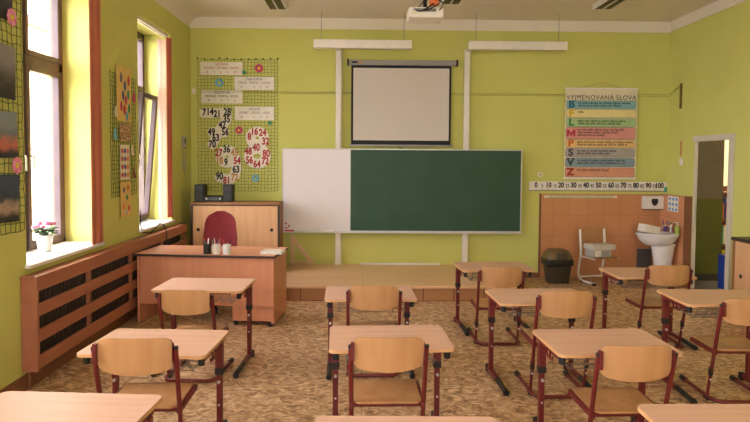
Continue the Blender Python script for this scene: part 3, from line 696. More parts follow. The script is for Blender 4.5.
# ------------------------------------------------------------------ word poster
t = thing('word_poster', 'tall Czech word list poster with coloured letter bands', 'poster', (3.345, YB - .036, 0))
PW, PZ0, PZ1 = 1.02, 1.415, 2.68
MB().box(-PW / 2, -.003, PZ0, PW / 2, 0, PZ1).build('sheet', M_ppaper, t)
MB().box(-PW / 2 - .01, -.008, PZ1 - .012, PW / 2 + .01, .004, PZ1 + .008).box(-PW / 2 - .01, -.008, PZ0 - .008, PW / 2 + .01, .004, PZ0 + .012).parts('batten', M_offw, t)
MB().tube([(-.30, 0, PZ1), (0, 0, PZ1 + .09), (.30, 0, PZ1)], .003, 5).build('string', M_txto, t)
text('VYJMENOVANÁ SLOVA', .094, (0, -.004, 2.55), M_txt, t, bold=0, sx=.93, spc=1.12)
bands = [('B', 2.40, 2.505, (130, 178, 184), (30, 104, 130), 'být, bydlit, obyvatel, byt, příbytek, nábytek, dobytek,\nobyčej, bystrý, bylina, kobyla, býk, Přibyslav'),
 ('F', 2.275, 2.38, (228, 214, 150), (224, 184, 40), 'fyzika'),
 ('L', 2.145, 2.255, (166, 198, 140), (50, 130, 70), 'slyšet, mlýn, blýskat se, polykat, plynout, plýtvat,\nvzlykat, lysý, lýtko, lýko, lyže, pelyněk, plyš'),
 ('M', 1.975, 2.13, (216, 146, 140), (176, 36, 60), 'my, mýt, myslit, mýlit se, hmyz, myš, hlemýžď,\nmýtit, zamykat, smýkat, dmýchat, chmýří,\nnachomýtnout se, Litomyšl'),
 ('P', 1.855, 1.96, (230, 190, 126), (206, 110, 30), 'pýcha, pytel, pysk, netopýr, slepýš, pyl, kopyto, klopýtat,\ntřpytit se, zpytovat, pykat, pýr, pýřit se, čepýřit se'),
 ('S', 1.72, 1.835, (168, 160, 158), (70, 60, 70), 'syn, sytý, sýr, syrový, sychravý, usychat,\nsýkora, sýček, sysel, syčet, sypat'),
 ('V', 1.585, 1.70, (132, 154, 166), (40, 56, 70), 'vy, vysoký, výt, výskat, zvykat, žvýkat, vydra, výr,\nvyžle, povyk, výheň a slova s předponou vy- / vý-'),
 ('Z', 1.44, 1.565, (214, 150, 120), (150, 44, 24), 'brzy, jazyk, nazývat (se), Ruzyně')]
for ch, z0, z1, bgc, fc, wd in bands:
    b = MB().prism(rrect(.98, z1 - z0, .02, 3, 0, (z0 + z1) / 2), -.0045, -.0032, 'y').build('letter_band', mat('band_' + ch, bgc, .6), t)
    b2 = MB().prism(rrect(.988, z1 - z0 + .010, .022, 3, 0, (z0 + z1) / 2), -.0036, -.0031, 'y').build('band_outline', mat('band_line_' + ch, [x * .5 for x in bgc], .6), t)
    if ch == 'M':
        a_, h_ = .058, .046; zc_ = (z0 + z1) / 2; st_ = .024; M2 = [(-a_, -h_), (-a_, h_), (-a_ + st_, h_), (0, -.006), (a_ - st_, h_), (a_, h_), (a_, -h_), (a_ - st_, -h_), (a_ - st_, .006), (0, -h_), (-a_ + st_, .006), (-a_ + st_, -h_)]
        MB().prism([(x - .42, z + zc_) for x, z in M2], -.0064, -.0046, 'y').build('lettering', mat('letter_M', fc, .6), b)
    else: text(ch, .135, (-.42, -.0052, (z0 + z1) / 2), mat('letter_' + ch, fc, .6), b, bold=.006 if ch != 'M' else .0015, sx=1.15)
    nl = wd.count('\n') + 1
    text(wd, .040, (-.33, -.0052, z1 - .012 - .018 * nl), M_txt, b, align='LEFT', bold=.0008, sx=.88)
# number ruler
t = thing('number_ruler', 'long white number line from 0 to 100 above the tiles', 'number line', (2.35, YB - .013, 1.30))
MB().box(0, -.004, -.065, 1.965, 0, .07).build('strip', M_paper, t)
MB().box(0, -.005, -.065, 1.965, -.0042, -.058).build('edge_line', M_txt, t)
tk = MB()
for k in range(101):
    x = .10 + k * .0178; tk.box(x - .0015, -.006, -.058, x + .0015, -.0042, -.030 if k % 5 == 0 else -.045)
tk.build('tick_marks', M_txt, t)
for k in range(0, 101, 5):
    big = k % 10 == 0
    text(str(k), 0.10 if big else .070, (.10 + k * .0178 + (-.02 if k == 100 else 0), -.0052, .017 if big else .008), M_txt, t, bold=.004 if big else .001, sx=.82)
MB().box(1.93, -.008, -.075, 1.985, .0, -.0).build('tape', mat('teal_tape', (70, 160, 140), .5), t)
# alphabet strip under the ruler
t = thing('alphabet_strip', 'narrow strip of small letters at the top of the tiles', 'strip', (2.57, YB - .014, 1.155))
MB().box(0, -.002, -.016, 1.04, 0, .016).build('strip', M_ppaper, t)
text('a b c č d ď e f g h ch i j k l m n ň o p q r ř s š t ť u v w x y z ž', .045, (.52, -.003, 0), M_teal, t, bold=.001, sx=.80)
# round socket
t = thing('wall_socket', 'small round cream socket above the left end of the number line', 'socket', (2.51, YB, 1.465))
MB().cyl((0, -.001, 0), (0, -.012, 0), .038, n=20).build('cover', M_ppaper, t, True); MB().cyl((0, -.012, 0), (0, -.0135, 0), .011, n=12).build('hole', M_dark_edge, t)

# ------------------------------------------------------------------ number net on the board wall
t = thing('cord_net', 'green cord net pinned up on the wall left of the board', 'net', (0, YB - .008, 0))
def net(mb, u0, u1, w0, w1, nu, nw, P, r=.0032, wob=.008):
    G = [[(u0 + (u1 - u0) * i / nu + random.uniform(-wob, wob), w0 + (w1 - w0) * j / nw + random.uniform(-wob, wob)) for i in range(nu + 1)] for j in range(nw + 1)]
    for j in range(nw + 1):
        mb.tube([P(*G[j][i]) for i in range(nu + 1)], r, 4)
    for i in range(nu + 1):
        mb.tube([P(*G[j][i]) for j in range(nw + 1)], r, 4)
mb = MB(); net(mb, -2.30, -1.19, 1.21, 3.04, 24, 40, lambda u, w: (u, 0, w), .0021, .006); mb.build('mesh_cords', M_net, t)
pn = MB()
for k in range(12): pn.ball((-2.30 + 1.11 * k / 11, -.004, 3.045 + random.uniform(-.01, .012)), .012, n=8)
pn.build('pins', M_net, t)
NY = YB - .014
strips = [(-2.26, -1.68, 2.82, 3.00, 'SČÍTÁNÍ', 'SČÍTANEC + SČÍTANEC = SOUČET', '8      +      2      =      10', M_txtr, 'strip of red writing, topmost of the four on the number net'),
 (-1.79, -1.24, 2.62, 2.80, 'NÁSOBENÍ', 'ČINITEL  ·  ČINITEL  =  SOUČIN', '2      ·      4      =      8', M_txtp, 'strip about multiplying, upper right one on the number net'),
 (-2.25, -1.68, 2.43, 2.61, 'ODČÍTÁNÍ', 'MENŠENEC - MENŠITEL = ROZDÍL', '8      -      2      =      6', M_txt, 'strip about subtracting, lower left one on the number net'),
 (-1.79, -1.24, 2.20, 2.39, 'DĚLENÍ', 'DĚLENEC  :  DĚLITEL  =  PODÍL', '8      :      4      =      2', M_txtp, 'strip about dividing, lowest of the four on the number net')]
for x0, x1, z0, z1, a, b, c, mm, lb in strips:
    s_ = thing('word_strip', lb, 'paper strip', ((x0 + x1) / 2, NY, (z0 + z1) / 2), 0, 'word strips on the number net')
    MB().box(-(x1 - x0) / 2, -.001, -(z1 - z0) / 2, (x1 - x0) / 2, .001, (z1 - z0) / 2).build('sheet', M_paper, s_)
    text(a, .046, (0, -.002, .058), mm, s_); text(b, .040, (0, -.002, .008), mm, s_, sx=.78); text(c, .042, (0, -.002, -.05), mm, s_)
def flower(x, y, z, m1, face, label, r=.035):
    s_ = thing('paper_flower', label, 'paper flower', (x, y, z), 0, 'paper flowers on the nets')
    f = MB()
    for k in range(8):
        a = 2 * PI * k / 8; u, w = r * math.cos(a), r * math.sin(a)
        if face == '-y': f.ball((u, 0, w), r * .55, 1, .12, 1, 8)
        else: f.ball((0, u, w), r * .55, .12, 1, 1, 8)
    f.build('petals', m1, s_, True)
    (MB().ball((0, -.003, 0), r * .5, 1, .3, 1, 8) if face == '-y' else MB().ball((.003, 0, 0), r * .5, .3, 1, 1, 8)).build('centre', M_yel, s_, True)
M_pinkp = mat('deep_pink_paper', (200, 70, 110), .7)
flower(-1.45, NY, 2.92, M_pinkp, '-y', 'pink flower beside the top red strip on the number net', .04)
flower(-1.73, NY, 2.06, M_pinkp, '-y', 'pink flower in the middle of the number net, beside the figure 8', .035)
flower(-2.0, NY, 2.715, M_cyan, '-y', 'light blue flower between the upper strips on the number net', .04)
flower(-1.5, NY, 1.39, M_cyan, '-y', 'light blue flower below the figure 8 card', .035)
for x, z, lb in ((-1.655, 2.86, 'green dot at the corner of the top red strip'), (-1.30, 2.165, 'green dot on the corner of the lowest strip')):
    tag(MB().cyl((x, NY, z), (x, NY - .006, z), .028, n=14).build('paper_dot', M_teal), lb, 'paper dot', 'green dots on the number net')
def stroke_card(name, label, strokes, wd, nums, dy=0):
    s_ = thing(name, label, 'number card', (0, NY - dy, 0), 0, 'number shaped cards'); f = MB(); q = [0]
    def P(poly):
        q[0] += 1; f.prism(poly, -.0012 - .00006 * q[0], .0015, 'y')
    for st in strokes:
        for (a, b) in zip(st, st[1:]):
            A_, B_ = Vector(a), Vector(b); d = (B_ - A_).normalized() * wd / 2; nrm = Vector((-d.y, d.x))
            P([tuple(A_ + nrm), tuple(A_ - nrm), tuple(B_ - nrm), tuple(B_ + nrm)])
        for p in st: P([(p[0] + wd / 2 * math.cos(2 * PI * k / 14), p[1] + wd / 2 * math.sin(2 * PI * k / 14)) for k in range(14)])
    f.build('card', M_paper, s_)
    for n_, x, z, mm in nums: text(str(n_), .135, (x, -.006, z), mm, s_, name='number', bold=.005, sx=.74)
def arc(cx, cz, rx, rz, a0, a1, n=16): return [(cx + rx * math.cos(math.radians(a0 + (a1 - a0) * k / n)), cz + rz * math.sin(math.radians(a0 + (a1 - a0) * k / n))) for k in range(n + 1)]
K, RD, OC = M_txt, M_txtr, M_txto
stroke_card('seven_card', 'card cut as a figure 7 with the multiples of seven', [[(-2.21, 2.295), (-2.03, 2.295), (-1.90, 2.30), (-1.90, 2.21), (-1.97, 2.10), (-2.05, 1.95), (-2.10, 1.86)], [(-2.10, 2.03), (-1.93, 2.03)]], .135,
  [(7, -2.21, 2.30, K), (14, -2.13, 2.31, K), (21, -2.03, 2.28, K), (28, -1.89, 2.31, K), (35, -1.90, 2.21, K), (42, -1.96, 2.13, K), (49, -2.11, 2.03, K), (56, -1.92, 2.03, K), (63, -2.05, 1.95, K), (70, -2.10, 1.86, K)])
stroke_card('nine_card', 'card cut as a figure 9 with the multiples of nine', [arc(-1.895, 1.69, .095, .09, 0, 360, 16), [(-1.77, 1.66), (-1.765, 1.52), (-1.79, 1.42), (-1.88, 1.365), (-2.0, 1.40)]], .135,
  [(27, -2.01, 1.74, RD), (36, -1.90, 1.79, K), (45, -1.79, 1.745, OC), (54, -1.755, 1.63, RD), (63, -1.77, 1.51, K), (72, -1.79, 1.40, OC), (81, -1.90, 1.355, RD), (90, -2.0, 1.415, K), (18, -2.0, 1.63, OC), (9, -1.91, 1.61, K)], .006)
stroke_card('eight_card', 'card cut as a figure 8 with the multiples of eight', [arc(-1.475, 1.955, .095, .09, 0, 360, 16), arc(-1.475, 1.70, .12, .105, 0, 360, 18)], .135,
  [(8, -1.585, 1.97, RD), (16, -1.515, 2.04, RD), (24, -1.40, 2.025, RD), (32, -1.36, 1.905, RD), (40, -1.49, 1.82, RD), (48, -1.60, 1.765, RD), (80, -1.35, 1.735, RD), (56, -1.585, 1.64, RD), (64, -1.48, 1.585, RD), (72, -1.365, 1.63, RD)])

# ------------------------------------------------------------------ nets on the left wall
XN = XL + .008
t = thing('cord_net', 'green cord net on the near left wall carrying dark photographs', 'net', (XN, 0, 0))
mb = MB(); net(mb, 3.55, 4.36, 1.14, 3.02, 14, 32, lambda u, w: (0, u, w), .0026, .010); mb.build('mesh_cords', M_net, t)
PX = XL + .016
for i, (z0, z1, y1, cs, lb) in enumerate(((2.56, 2.98, 4.25, ((110, 74, 84), (46, 50, 60), (30, 34, 40)), 'dark landscape photograph, topmost on the near left net'),
    (2.06, 2.42, 4.26, ((136, 132, 132), (60, 56, 52), (34, 32, 34)), 'dark mountain photograph, second from top on the near left net'),
    (1.64, 1.95, 4.28, ((130, 140, 150), (200, 112, 90), (40, 38, 44)), 'photograph with a reddish glow, third down on the near left net'),
    (1.23, 1.55, 4.28, ((60, 74, 92), (180, 156, 136), (36, 36, 40)), 'photograph of a pale eruption, lowest on the near left net'))):
    o = MB().box(0, 0, 0, .002, .52, z1 - z0).build('photo_print', photo_mat('photo_%d' % i, *cs)); o.location = (PX - .001, y1 - .52, z0); o.rotation_euler = (.03 * (-1) ** i, 0, 0)
    tag(o, lb, 'photograph', 'photographs on the near left net')
flower(PX + .01, 4.22, 2.60, M_pink, '+x', 'pink flower between the upper photographs on the near left net', .04)
flower(PX + .01, 4.25, 1.60, M_pink, '+x', 'pink flower between the lower photographs on the near left net', .04)
t = thing('cord_net', 'green cord net on the pier between the two visible windows', 'net', (XN, 0, 0))
mb = MB(); net(mb, 5.86, 6.50, 1.28, 2.48, 14, 27, lambda u, w: (0, u, w), .0022, .008); mb.build('mesh_cords', M_net, t)
def card(name, label, y0, y1, z0, z1, m_, cat='poster'):
    s_ = thing(name, label, cat, (PX, 0, 0), 0, 'pictures on the pier net'); MB().box(-.001, y0, z0, .001, y1, z1).build('sheet', m_, s_); return s_
M_tan = mat('warm_yellow_paper', (222, 190, 110), .7)
s_ = card('balloon_picture', 'yellow picture of coloured balloons, highest on the pier', 5.99, 6.36, 2.02, 2.56, M_tan)
for y, z, c in ((6.10, 2.45, M_txtp), (6.20, 2.38, M_blue), (6.29, 2.44, M_redp), (6.15, 2.28, M_txtp), (6.28, 2.30, M_teal), (6.10, 2.17, M_pinkp), (6.18, 2.14, M_redp), (6.24, 2.08, M_cyan), (6.30, 2.16, M_teal), (6.22, 2.24, M_pinkp)):
    MB().ball((.002, y, z), .045, .05, .7, 1.15, 10).build('balloon', c, s_, True)
s_ = card('pattern_picture', 'brown patterned square picture below the balloons', 6.06, 6.34, 1.82, 2.00, mat('brown_dot_pattern', (120, 84, 60), .7, (226, 190, 140), (1, 1, 1), 45, lo=.45, hi=.55))
s_ = card('dotted_picture', 'cream picture with rows of red and blue dots on the pier', 6.06, 6.30, 1.44, 1.79, M_ppaper)
for k in range(12):
    r_, c_ = divmod(k, 3); MB().cyl((.001, 6.11 + .07 * c_, 1.73 - .08 * r_), (.0035, 6.11 + .07 * c_, 1.73 - .08 * r_), .024, n=12).build('dot', [M_redp, M_blue, M_orange, M_yel][(k * 5 + r_) % 4], s_)
s_ = card('flower_picture', 'yellow picture with drawn flowers, lowest on the pier', 6.06, 6.33, 1.07, 1.42, M_tan)
for y, z, c in ((6.13, 1.17, M_orange), (6.22, 1.26, M_teal), (6.27, 1.15, M_redp), (6.14, 1.34, M_txtp), (6.25, 1.36, M_orange), (6.2, 1.12, M_paper)):
    MB().ball((.002, y, z), .028, .06, 1, 1, 8).build('drawn_flower', c, s_, True)
for y, z, c, lb in ((5.97, 2.10, M_ppaper, 'cream bug at the lower left of the balloon picture'), (6.44, 2.28, M_pinkp, 'small pink figure right of the balloon picture'), (5.95, 1.88, M_cyan, 'light blue snail left of the brown patterned picture'), (6.38, 1.73, M_ppaper, 'cream figure at the upper right of the dotted picture'), (6.42, 1.50, M_base, 'brown figure at the lower right of the dotted picture')):
    tag(MB().ball((XL + .015, y, z), .045, .08, .8, 1.1, 10).ball((XL + .017, y, z + .04), .025, .1, 1, 1, 8).ball((XL + .017, y + .03, z - .03), .02, .1, 1, 1, 8).build('paper_figure', c, None, True), lb, 'paper figure', 'small paper figures on the pier net')

# small fittings by the far left corner
t = thing('intercom', 'small grey wall box between the second window and the corner', 'intercom', (XL, 8.22, 1.87)); MB().box(0, -.05, -.08, .03, .05, .08, bev=.004).build('case', M_grey, t); MB().box(.03, -.03, .0, .032, .03, .05).build('speaker_grille', M_dark_edge, t)
MB().box(.03, -.03, -.05, .033, -.005, -.03).build('button', M_offw, t)
t = thing('paper_tag', 'tilted grey paper tag below the wall box near the corner', 'paper', (XL + .005, 8.25, 1.60)); MB().prism([(-.02, .17), (.10, .02), (.0, -.15), (-.10, -.03)], 0, .003, 'x').build('sheet', mat('pale_grey_paper', (190, 186, 168), .8), t)
t = thing('thermostat', 'small cream square box high on the board wall by the left corner', 'thermostat', (-2.35, YB, 2.60)); MB().box(-.03, -.025, -.045, .03, -.001, .045, bev=.004).build('case', M_ppaper, t)
MB().cyl((0, -.025, 0), (0, -.032, 0), .016, n=14).build('dial', M_offw, t)
t = thing('light_switch', 'white light switch on the right wall beside the doorway', 'switch', (XR, 8.20, 1.66)); MB().box(-.015, -.04, -.045, -.001, .04, .045, bev=.003).build('plate', M_offw, t); MB().box(-.02, -.02, -.025, -.015, .02, .025).build('rocker', M_paper, t)
tag(MB().box(XR - .012, 8.21, 1.74, XR, 8.235, 1.94).build('cable_channel', M_txto), 'short brown strip on the right wall above the light switch', 'strip')

# curtains
def curtain(name, label, y0, y1, x0, amp, z0, z1, folds, material, xin=0):
    n = folds * 8; mb = MB(); a = []; 
    for k in range(n + 1):
        u = k / n; x = x0 + xin * u + amp * math.sin(2 * PI * folds * u); a.append((x, y0 + (y1 - y0) * u))
    for zz0, zz1 in ((z0, z1),):
        lo = [mb.bm.verts.new((x, y, zz0)) for x, y in a]; hi = [mb.bm.verts.new((x, y, zz1)) for x, y in a]
        lo2 = [mb.bm.verts.new((x + .004, y, zz0)) for x, y in a]; hi2 = [mb.bm.verts.new((x + .004, y, zz1)) for x, y in a]
        for k in range(n):
            mb.bm.faces.new((lo[k], lo[k + 1], hi[k + 1], hi[k])); mb.bm.faces.new((lo2[k], hi2[k], hi2[k + 1], lo2[k + 1]))
            mb.bm.faces.new((lo[k], lo2[k], lo2[k + 1], lo[k + 1])); mb.bm.faces.new((hi[k], hi[k + 1], hi2[k + 1], hi2[k]))
        mb.bm.faces.new((lo[0], hi[0], hi2[0], lo2[0])); mb.bm.faces.new((lo[n], lo2[n], hi2[n], hi[n]))
    return tag(mb.build(name, material, None, True), label, 'curtain', 'window curtains')
curtain('curtain', 'terracotta curtain gathered at the right side of the nearest window', 5.40, 5.63, XL + .020, .010, .89, 3.35, 2, M_curt)
curtain('curtain', 'narrow terracotta curtain, shade in its colour, right side of the far window', 7.66, 7.71, XL - .035, .006, .92, 3.15, 2, mat('shaded_terracotta_curtain', (172, 84, 66), .85), .045)  # terracotta cloth with its shade put into a darker, redder colour
curtain('sheer_curtain', 'pale pink sheer curtain beside the narrow terracotta one at the far window', 7.60, 7.655, XL - .125, .007, .91, 3.12, 2, M_sheer, .085)
# plant
t = thing('potted_cyclamen', 'pink flowering plant in a white pot on the window sill', 'potted plant', (-2.60, 5.03, SILL + .03))
MB().lathe([(.045, 0), (.05, .003), (.066, .12), (.070, .135), (.064, .135), (.058, .11)], n=20).build('pot', M_cer, t, True)
MB().cyl((0, 0, .08), (0, 0, .11), .058, n=18).build('soil', M_dark_edge, t)
lf = MB(); st = MB(); fl = MB()
for k in range(26):
    a = random.uniform(0, 2 * PI); r = random.uniform(.02, .11); z = .15 + random.uniform(0, .05)
    c, s_ = math.cos(a), math.sin(a); lf.ball((r * c, r * s_, z), .028, 1, 1, .25, 8); st.tube([(0, 0, .10), (r * c * .6, r * s_ * .6, z - .02), (r * c, r * s_, z)], .0025, 5)
for k in range(10):
    a = 2 * PI * k / 10; r = random.uniform(.03, .08); z = .20 + random.uniform(0, .05); c, s_ = math.cos(a), math.sin(a)
    for j in range(4):
        b_ = 2 * PI * j / 4; fl.ball((r * c + .012 * math.cos(b_), r * s_ + .012 * math.sin(b_), z), .014, .8, .8, 1.2, 7)
    st.tube([(0, 0, .10), (r * c * .7, r * s_ * .7, z - .04), (r * c, r * s_, z)], .0025, 5)
lf.build('leaves', M_leaf, t, True); st.build('stems', M_leaf, t, True); fl.build('flowers', M_pink, t, True)
tag(MB().tube([(XL + .02, 6.58, 1.10), (XL + .022, 6.57, .95), (XL + .03, 6.60, .86), (XL + .05, 6.8, .832), (XL + .09, 7.0, .92), (XL + .14, 6.98, .90), (XL + .18, 6.95, .83), (XL + .182, 6.94, .6)], .006, 6).build('black_cable', M_black, None, True), 'black cable looping over the radiator cover below the far window', 'cable')

# wooden set square leaning on the wall
t = thing('set_square', 'big wooden set square leaning under the white board panel', 'set square', (-1.005, 8.52, .18)); t.rotation_euler = (-.08, 0, 0)
sq = MB(); o = [(0, 0), (.36, 0), (0, .46)]; i_ = [(.05, .055), (.25, .055), (.05, .31)]
for k in range(3):
    j = (k + 1) % 3; sq.prism([o[k], o[j], i_[j], i_[k]], 0, .012, 'y')
sq.build('wooden_frame', wood('pale_wood', (228, 192, 146), (216, 178, 130)), t)
tk = MB()
for k in range(1, 34): tk.box(.01 * k + .003, -.001, .004, .01 * k + .005, 0, .022 if k % 5 else .03)
tk.build('scale_marks', M_dark_edge, t)
tag(MB().box(-.02, 8.55, .181, 1.10, 8.58, .205, bev=.004).build('white_bar', M_offw), 'long white bar lying on the podium against the wall', 'bar')

# ------------------------------------------------------------------ washbasin corner
t = thing('washbasin', 'white ceramic washbasin on a pedestal in the tiled corner', 'washbasin', (4.229, 8.13, 0))
# bowl protrudes towards -x
bw = MB(); rings = []
prof = [(.06, .52), (.16, .54), (.22, .60), (.252, .665), (.262, .69), (.258, .70), (.245, .70), (.22, .66), (.17, .60), (.06, .575)]
n = 32
for r, z in prof:
    k = r / .262; rings.append([bw.bm.verts.new((min(-.001, -.25 + (.25 * k) * math.cos(2 * PI * i / n) * 1.12 + .0), (.25 * k + (.02 if z < .69 else 0) * 0) * math.sin(2 * PI * i / n), z)) for i in range(n)])
for a, b in zip(rings, rings[1:]):
    for i in range(n): bw.bm.faces.new((a[i], a[(i + 1) % n], b[(i + 1) % n], b[i]))
bw.bm.faces.new(rings[0][::-1]); bw.bm.faces.new(rings[-1])
bw.build('basin', M_cer, t, True)
pdl = MB(); rr = []
for z, a_, b_ in ((0, .13, .10), (.04, .115, .095), (.3, .11, .09), (.52, .14, .12), (.56, .15, .13)):
    rr.append([pdl.bm.verts.new((min(-.001, -.17 + a_ * math.cos(2 * PI * i / 24) * 1.1), b_ * math.sin(2 * PI * i / 24), z)) for i in range(24)])
for a, b in zip(rr, rr[1:]):
    for i in range(24): pdl.bm.faces.new((a[i], a[(i + 1) % 24], b[(i + 1) % 24], b[i]))
pdl.bm.faces.new(rr[0][::-1]); pdl.bm.faces.new(rr[-1]); pdl.build('pedestal', M_cer, t, True)
MB().cyl((-.07, 0, .70), (-.07, 0, .79), .02, n=14).tube([(-.07, 0, .77), (-.12, 0, .80), (-.18, 0, .79), (-.19, 0, .77)], .012).tube([(-.07, 0, .79), (-.05, 0, .83), (-.10, 0, .85)], .009).build('tap', M_steel, t, True)
t = thing('soap_bottle', 'pump soap bottle with green liquid on the right of the washbasin', 'soap bottle', (4.17, 7.98, .702))
MB().lathe([(.028, 0), (.03, .005), (.03, .09), (.02, .11), (.01, .115)], n=16).build('bottle', mat('green_soap', (150, 170, 70), .3), t, True)
MB().cyl((0, 0, .112), (0, 0, .15), .006).tube([(0, 0, .15), (-.03, 0, .155), (-.045, 0, .145)], .006).cyl((0, 0, .11), (0, 0, .122), .014).build('pump', M_offw, t, True)
t = thing('toothbrush_cup', 'purple cup with brushes behind the basin tap', 'cup', (4.16, 8.28, .702))
MB().lathe([(.024, 0), (.026, .003), (.032, .085), (.029, .085)], n=16).build('cup', mat('violet_plastic', (110, 80, 160), .4), t, True)
MB().cyl((0, .01, .01), (-.03, .02, .16), .005).cyl((.01, 0, .01), (.02, -.01, .15), .005).parts('brush', M_blue, t)
t = thing('carton_box', 'white carton lying tilted on the left rim of the washbasin', 'box', (3.85, 8.12, .702)); t.rotation_euler = (0, .2, .2)
MB().box(-.11, -.09, .0, .11, .09, .10, bev=.006).build('carton', M_paper, t); MB().box(-.10, -.08, .10, .11, .08, .104).build('lid', M_ppaper, t)
t = thing('towel_dispenser', 'white paper towel dispenser on the tiles above the washbasin', 'dispenser', (4.105, YB - .013, .99))
MB().box(-.145, -.10, 0, .145, 0, .185, bev=.012).build('case', M_offw, t)
MB().prism([(-.045, .14), (-.03, .148), (.03, .148), (.045, .14), (.047, .10), (.03, .065), (.0, .045), (-.03, .065), (-.047, .10)], -.104, -.100, 'y').build('window', M_black, t)
MB().box(-.14, -.095, -.006, .14, -.01, 0).build('slot', M_dark_edge, t)
t = thing('notice_sheet', 'white sheet with blue pictures on the tiles right of the dispenser', 'notice', (4.227, 8.22, 1.09))
MB().box(-.001, -.14, -.11, .001, .14, .10).build('sheet', M_paper, t)
pc = MB()
for r_ in range(3):
    for c_ in range(3): pc.ball((-.002, -.09 + .09 * c_, .06 - .07 * r_), .03, .05, 1, .7, 8)
pc.build('pictures', mat('pale_blue_print', (110, 150, 200), .7), t, True)
tag(MB().box(3.91, YB - .05, .10, 4.11, YB - .013, .42, bev=.005).build('pipe_cover', mat('dark_grey_panel', (86, 84, 84), .5)), 'dark grey panel on the tiles low beside the basin pedestal', 'panel')
# rubbish bin
t = thing('rubbish_bin', 'dark swing-lid rubbish bin in front of the tiles', 'bin', (2.665, 8.25, 0)); t.scale = (.86, .9, .95)
mb = MB(); rr = []
for z, w_, d_ in ((0, .155, .12), (.01, .16, .125), (.32, .195, .155), (.34, .20, .16)):
    rr.append([mb.bm.verts.new((u, v, z)) for u, v in rrect(w_ * 2, d_ * 2, .04, 4)])
nn = len(rr[0])
for a, b in zip(rr, rr[1:]):
    for i in range(nn): mb.bm.faces.new((a[i], a[(i + 1) % nn], b[(i + 1) % nn], b[i]))
mb.bm.faces.new(rr[0][::-1]); mb.bm.faces.new(rr[-1]); mb.build('body', M_bin, t, True)
mb = MB(); rr = []
for z, k in ((.0, 1.06), (.025, 1.06), (.06, .98), (.10, .88), (.135, .72), (.15, .5)):
    rr.append([mb.bm.verts.new((u * k, v * k, .335 + z)) for u, v in rrect(.39, .31, .05, 4)])
for a, b in zip(rr, rr[1:]):
    for i in range(nn): mb.bm.faces.new((a[i], a[(i + 1) % nn], b[(i + 1) % nn], b[i]))
mb.bm.faces.new(rr[0][::-1]); mb.bm.faces.new(rr[-1]); mb.build('lid', M_binlid, t, True)
MB().box(-.06, -.172, .345, .10, -.12, .44, bev=.01, rot=Matrix.Rotation(-.45, 3, 'X')).build('flap', M_bin, t)
mb = MB(); rr = []
for z, k in ((.25, 1.0), (.27, 1.10), (.33, 1.08), (.345, 1.08), (.35, 1.06)):
    rr.append([mb.bm.verts.new((u * k + random.uniform(-.004, .004), v * k, z + random.uniform(-.012, .012) * (z < .26))) for u, v in rrect(.395, .315, .04, 4)])
for a, b in zip(rr, rr[1:]):
    for i in range(nn): mb.bm.faces.new((a[i], a[(i + 1) % nn], b[(i + 1) % nn], b[i]))
mb.build('bin_bag', M_black, t, True)
# white cantilever chair with crate
t = thing('white_frame_chair', 'plywood chair with white cantilever frame against the tiles', 'chair', (3.22, 8.28, 0), math.radians(180 + 14))
for s in (-1, 1):
    X = s * .19
    pts = [(X, -.12, .72), (X, -.10, .55), (X, -.08, .42), (X, -.12, .25), (X, -.15, .12), (X, -.12, .05), (X, -.04, .02), (X, .22, .018)]
    MB().tube(pts, .0165, 10).build('side_frame', M_offw, t, True)
    MB().tube([(X, -.085, .35), (X, .10, .355), (X, .22, .35)], .012, 8).build('seat_rail', M_offw, t, True)
    MB().box(X - .018, .19, 0, X + .018, .24, .03, bev=.004).box(X - .018, -.06, 0, X + .018, -.02, .02).parts('glide', M_black, t)
MB().tube([(-.19, -.12, .06), (.19, -.12, .06)], .012, 8).tube([(-.19, .0, .35), (.19, .0, .35)], .010, 8).parts('crossbar', M_offw, t, True)
MB().box(-.172, -.125, .55, .172, -.113, .73, bev=.005).build('backrest', M_ply, t)
MB().box(-.18, -.06, .363, .18, .27, .375, bev=.005).build('seat', M_ply, t)
t = thing('plastic_crate', 'light grey crate with papers standing on the white framed chair', 'crate', (3.18, 8.14, .378), math.radians(12))
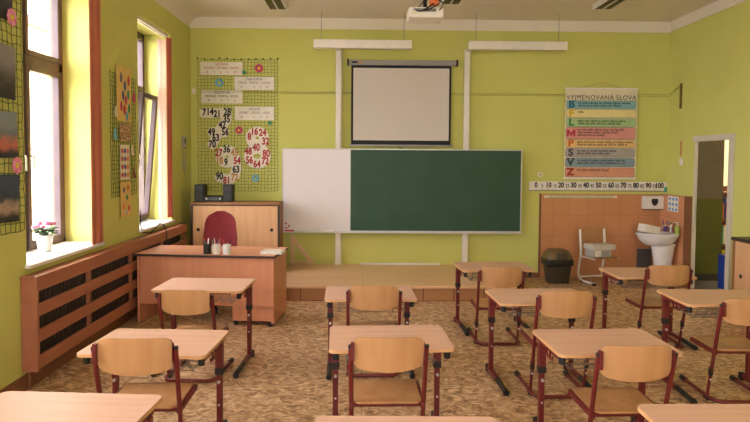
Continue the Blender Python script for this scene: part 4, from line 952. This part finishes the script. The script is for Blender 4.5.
MB().box(-.13, -.10, 0, .13, .10, .008).box(-.13, -.10, 0, -.12, .10, .10).box(.12, -.10, 0, .13, .10, .10).box(-.12, -.10, 0, .12, -.092, .10).box(-.12, .092, 0, .12, .10, .10).build('basket', mat('pale_grey_plastic', (176, 172, 166), .5), t)
MB().box(-.15, -.115, .10, .19, .115, .165, bev=.006).build('top_tray', mat('light_grey_plastic', (200, 194, 186), .5), t)
MB().box(-.11, -.108, .01, -.02, -.101, .09).build('label_sheet', M_paper, t)
g = MB()
for k in range(6): g.box(.0 + .018 * k, -.1025, .015, .008 + .018 * k, -.1005, .085)
g.build('slots', mat('crate_shadow_slot', (140, 136, 132), .6), t)

# ------------------------------------------------------------------ beyond the doorway
t = thing('file_box', 'tall blue file box with white label just beyond the doorway', 'file box', (4.76, 7.80, 0))
MB().box(-.055, -.14, 0, .055, .14, .44, bev=.004).build('case', M_blue, t); MB().box(-.03, -.143, .08, .045, -.141, .36).build('spine_label', M_paper, t)
MB().cyl((0, -.141, .05), (0, -.144, .05), .012, n=12).build('finger_hole', M_steel, t)
t = thing('shelf_unit', 'open shelf unit of coloured books in the room past the doorway', 'shelf', (5.2, 8.75, 0))
MB().box(0, 0, 0, .02, .3, 1.3).box(.6, 0, 0, .62, .3, 1.3).box(.02, .28, 0, .6, .3, 1.3).parts('frame', M_cab_side, t)
for k in range(4): MB().box(.021, 0, .06 + .38 * k, .599, .279, .08 + .38 * k).build('shelf_board', M_cab_side, t)
cols = [('red', M_redp), ('yellow', M_yel), ('green', M_teal), ('white', M_paper), ('orange', M_orange), ('blue', M_blue)]
for r_ in range(3):
    x = 5.23; k = 0
    while x < 5.5:
        w_ = random.choice((.03, .04, .05)); nm, mm = cols[(k + r_ * 2) % 6]
        tag(MB().box(x, 8.78, .081 + .38 * r_, x + w_ - .002, 9.0, .081 + .38 * r_ + random.uniform(.22, .3), bev=.002).build('book', mm), '%s book on the %s board of the shelf past the doorway' % (nm, ('lowest', 'middle', 'upper')[r_]), 'book', 'books on the shelf past the doorway'); x += w_; k += 1
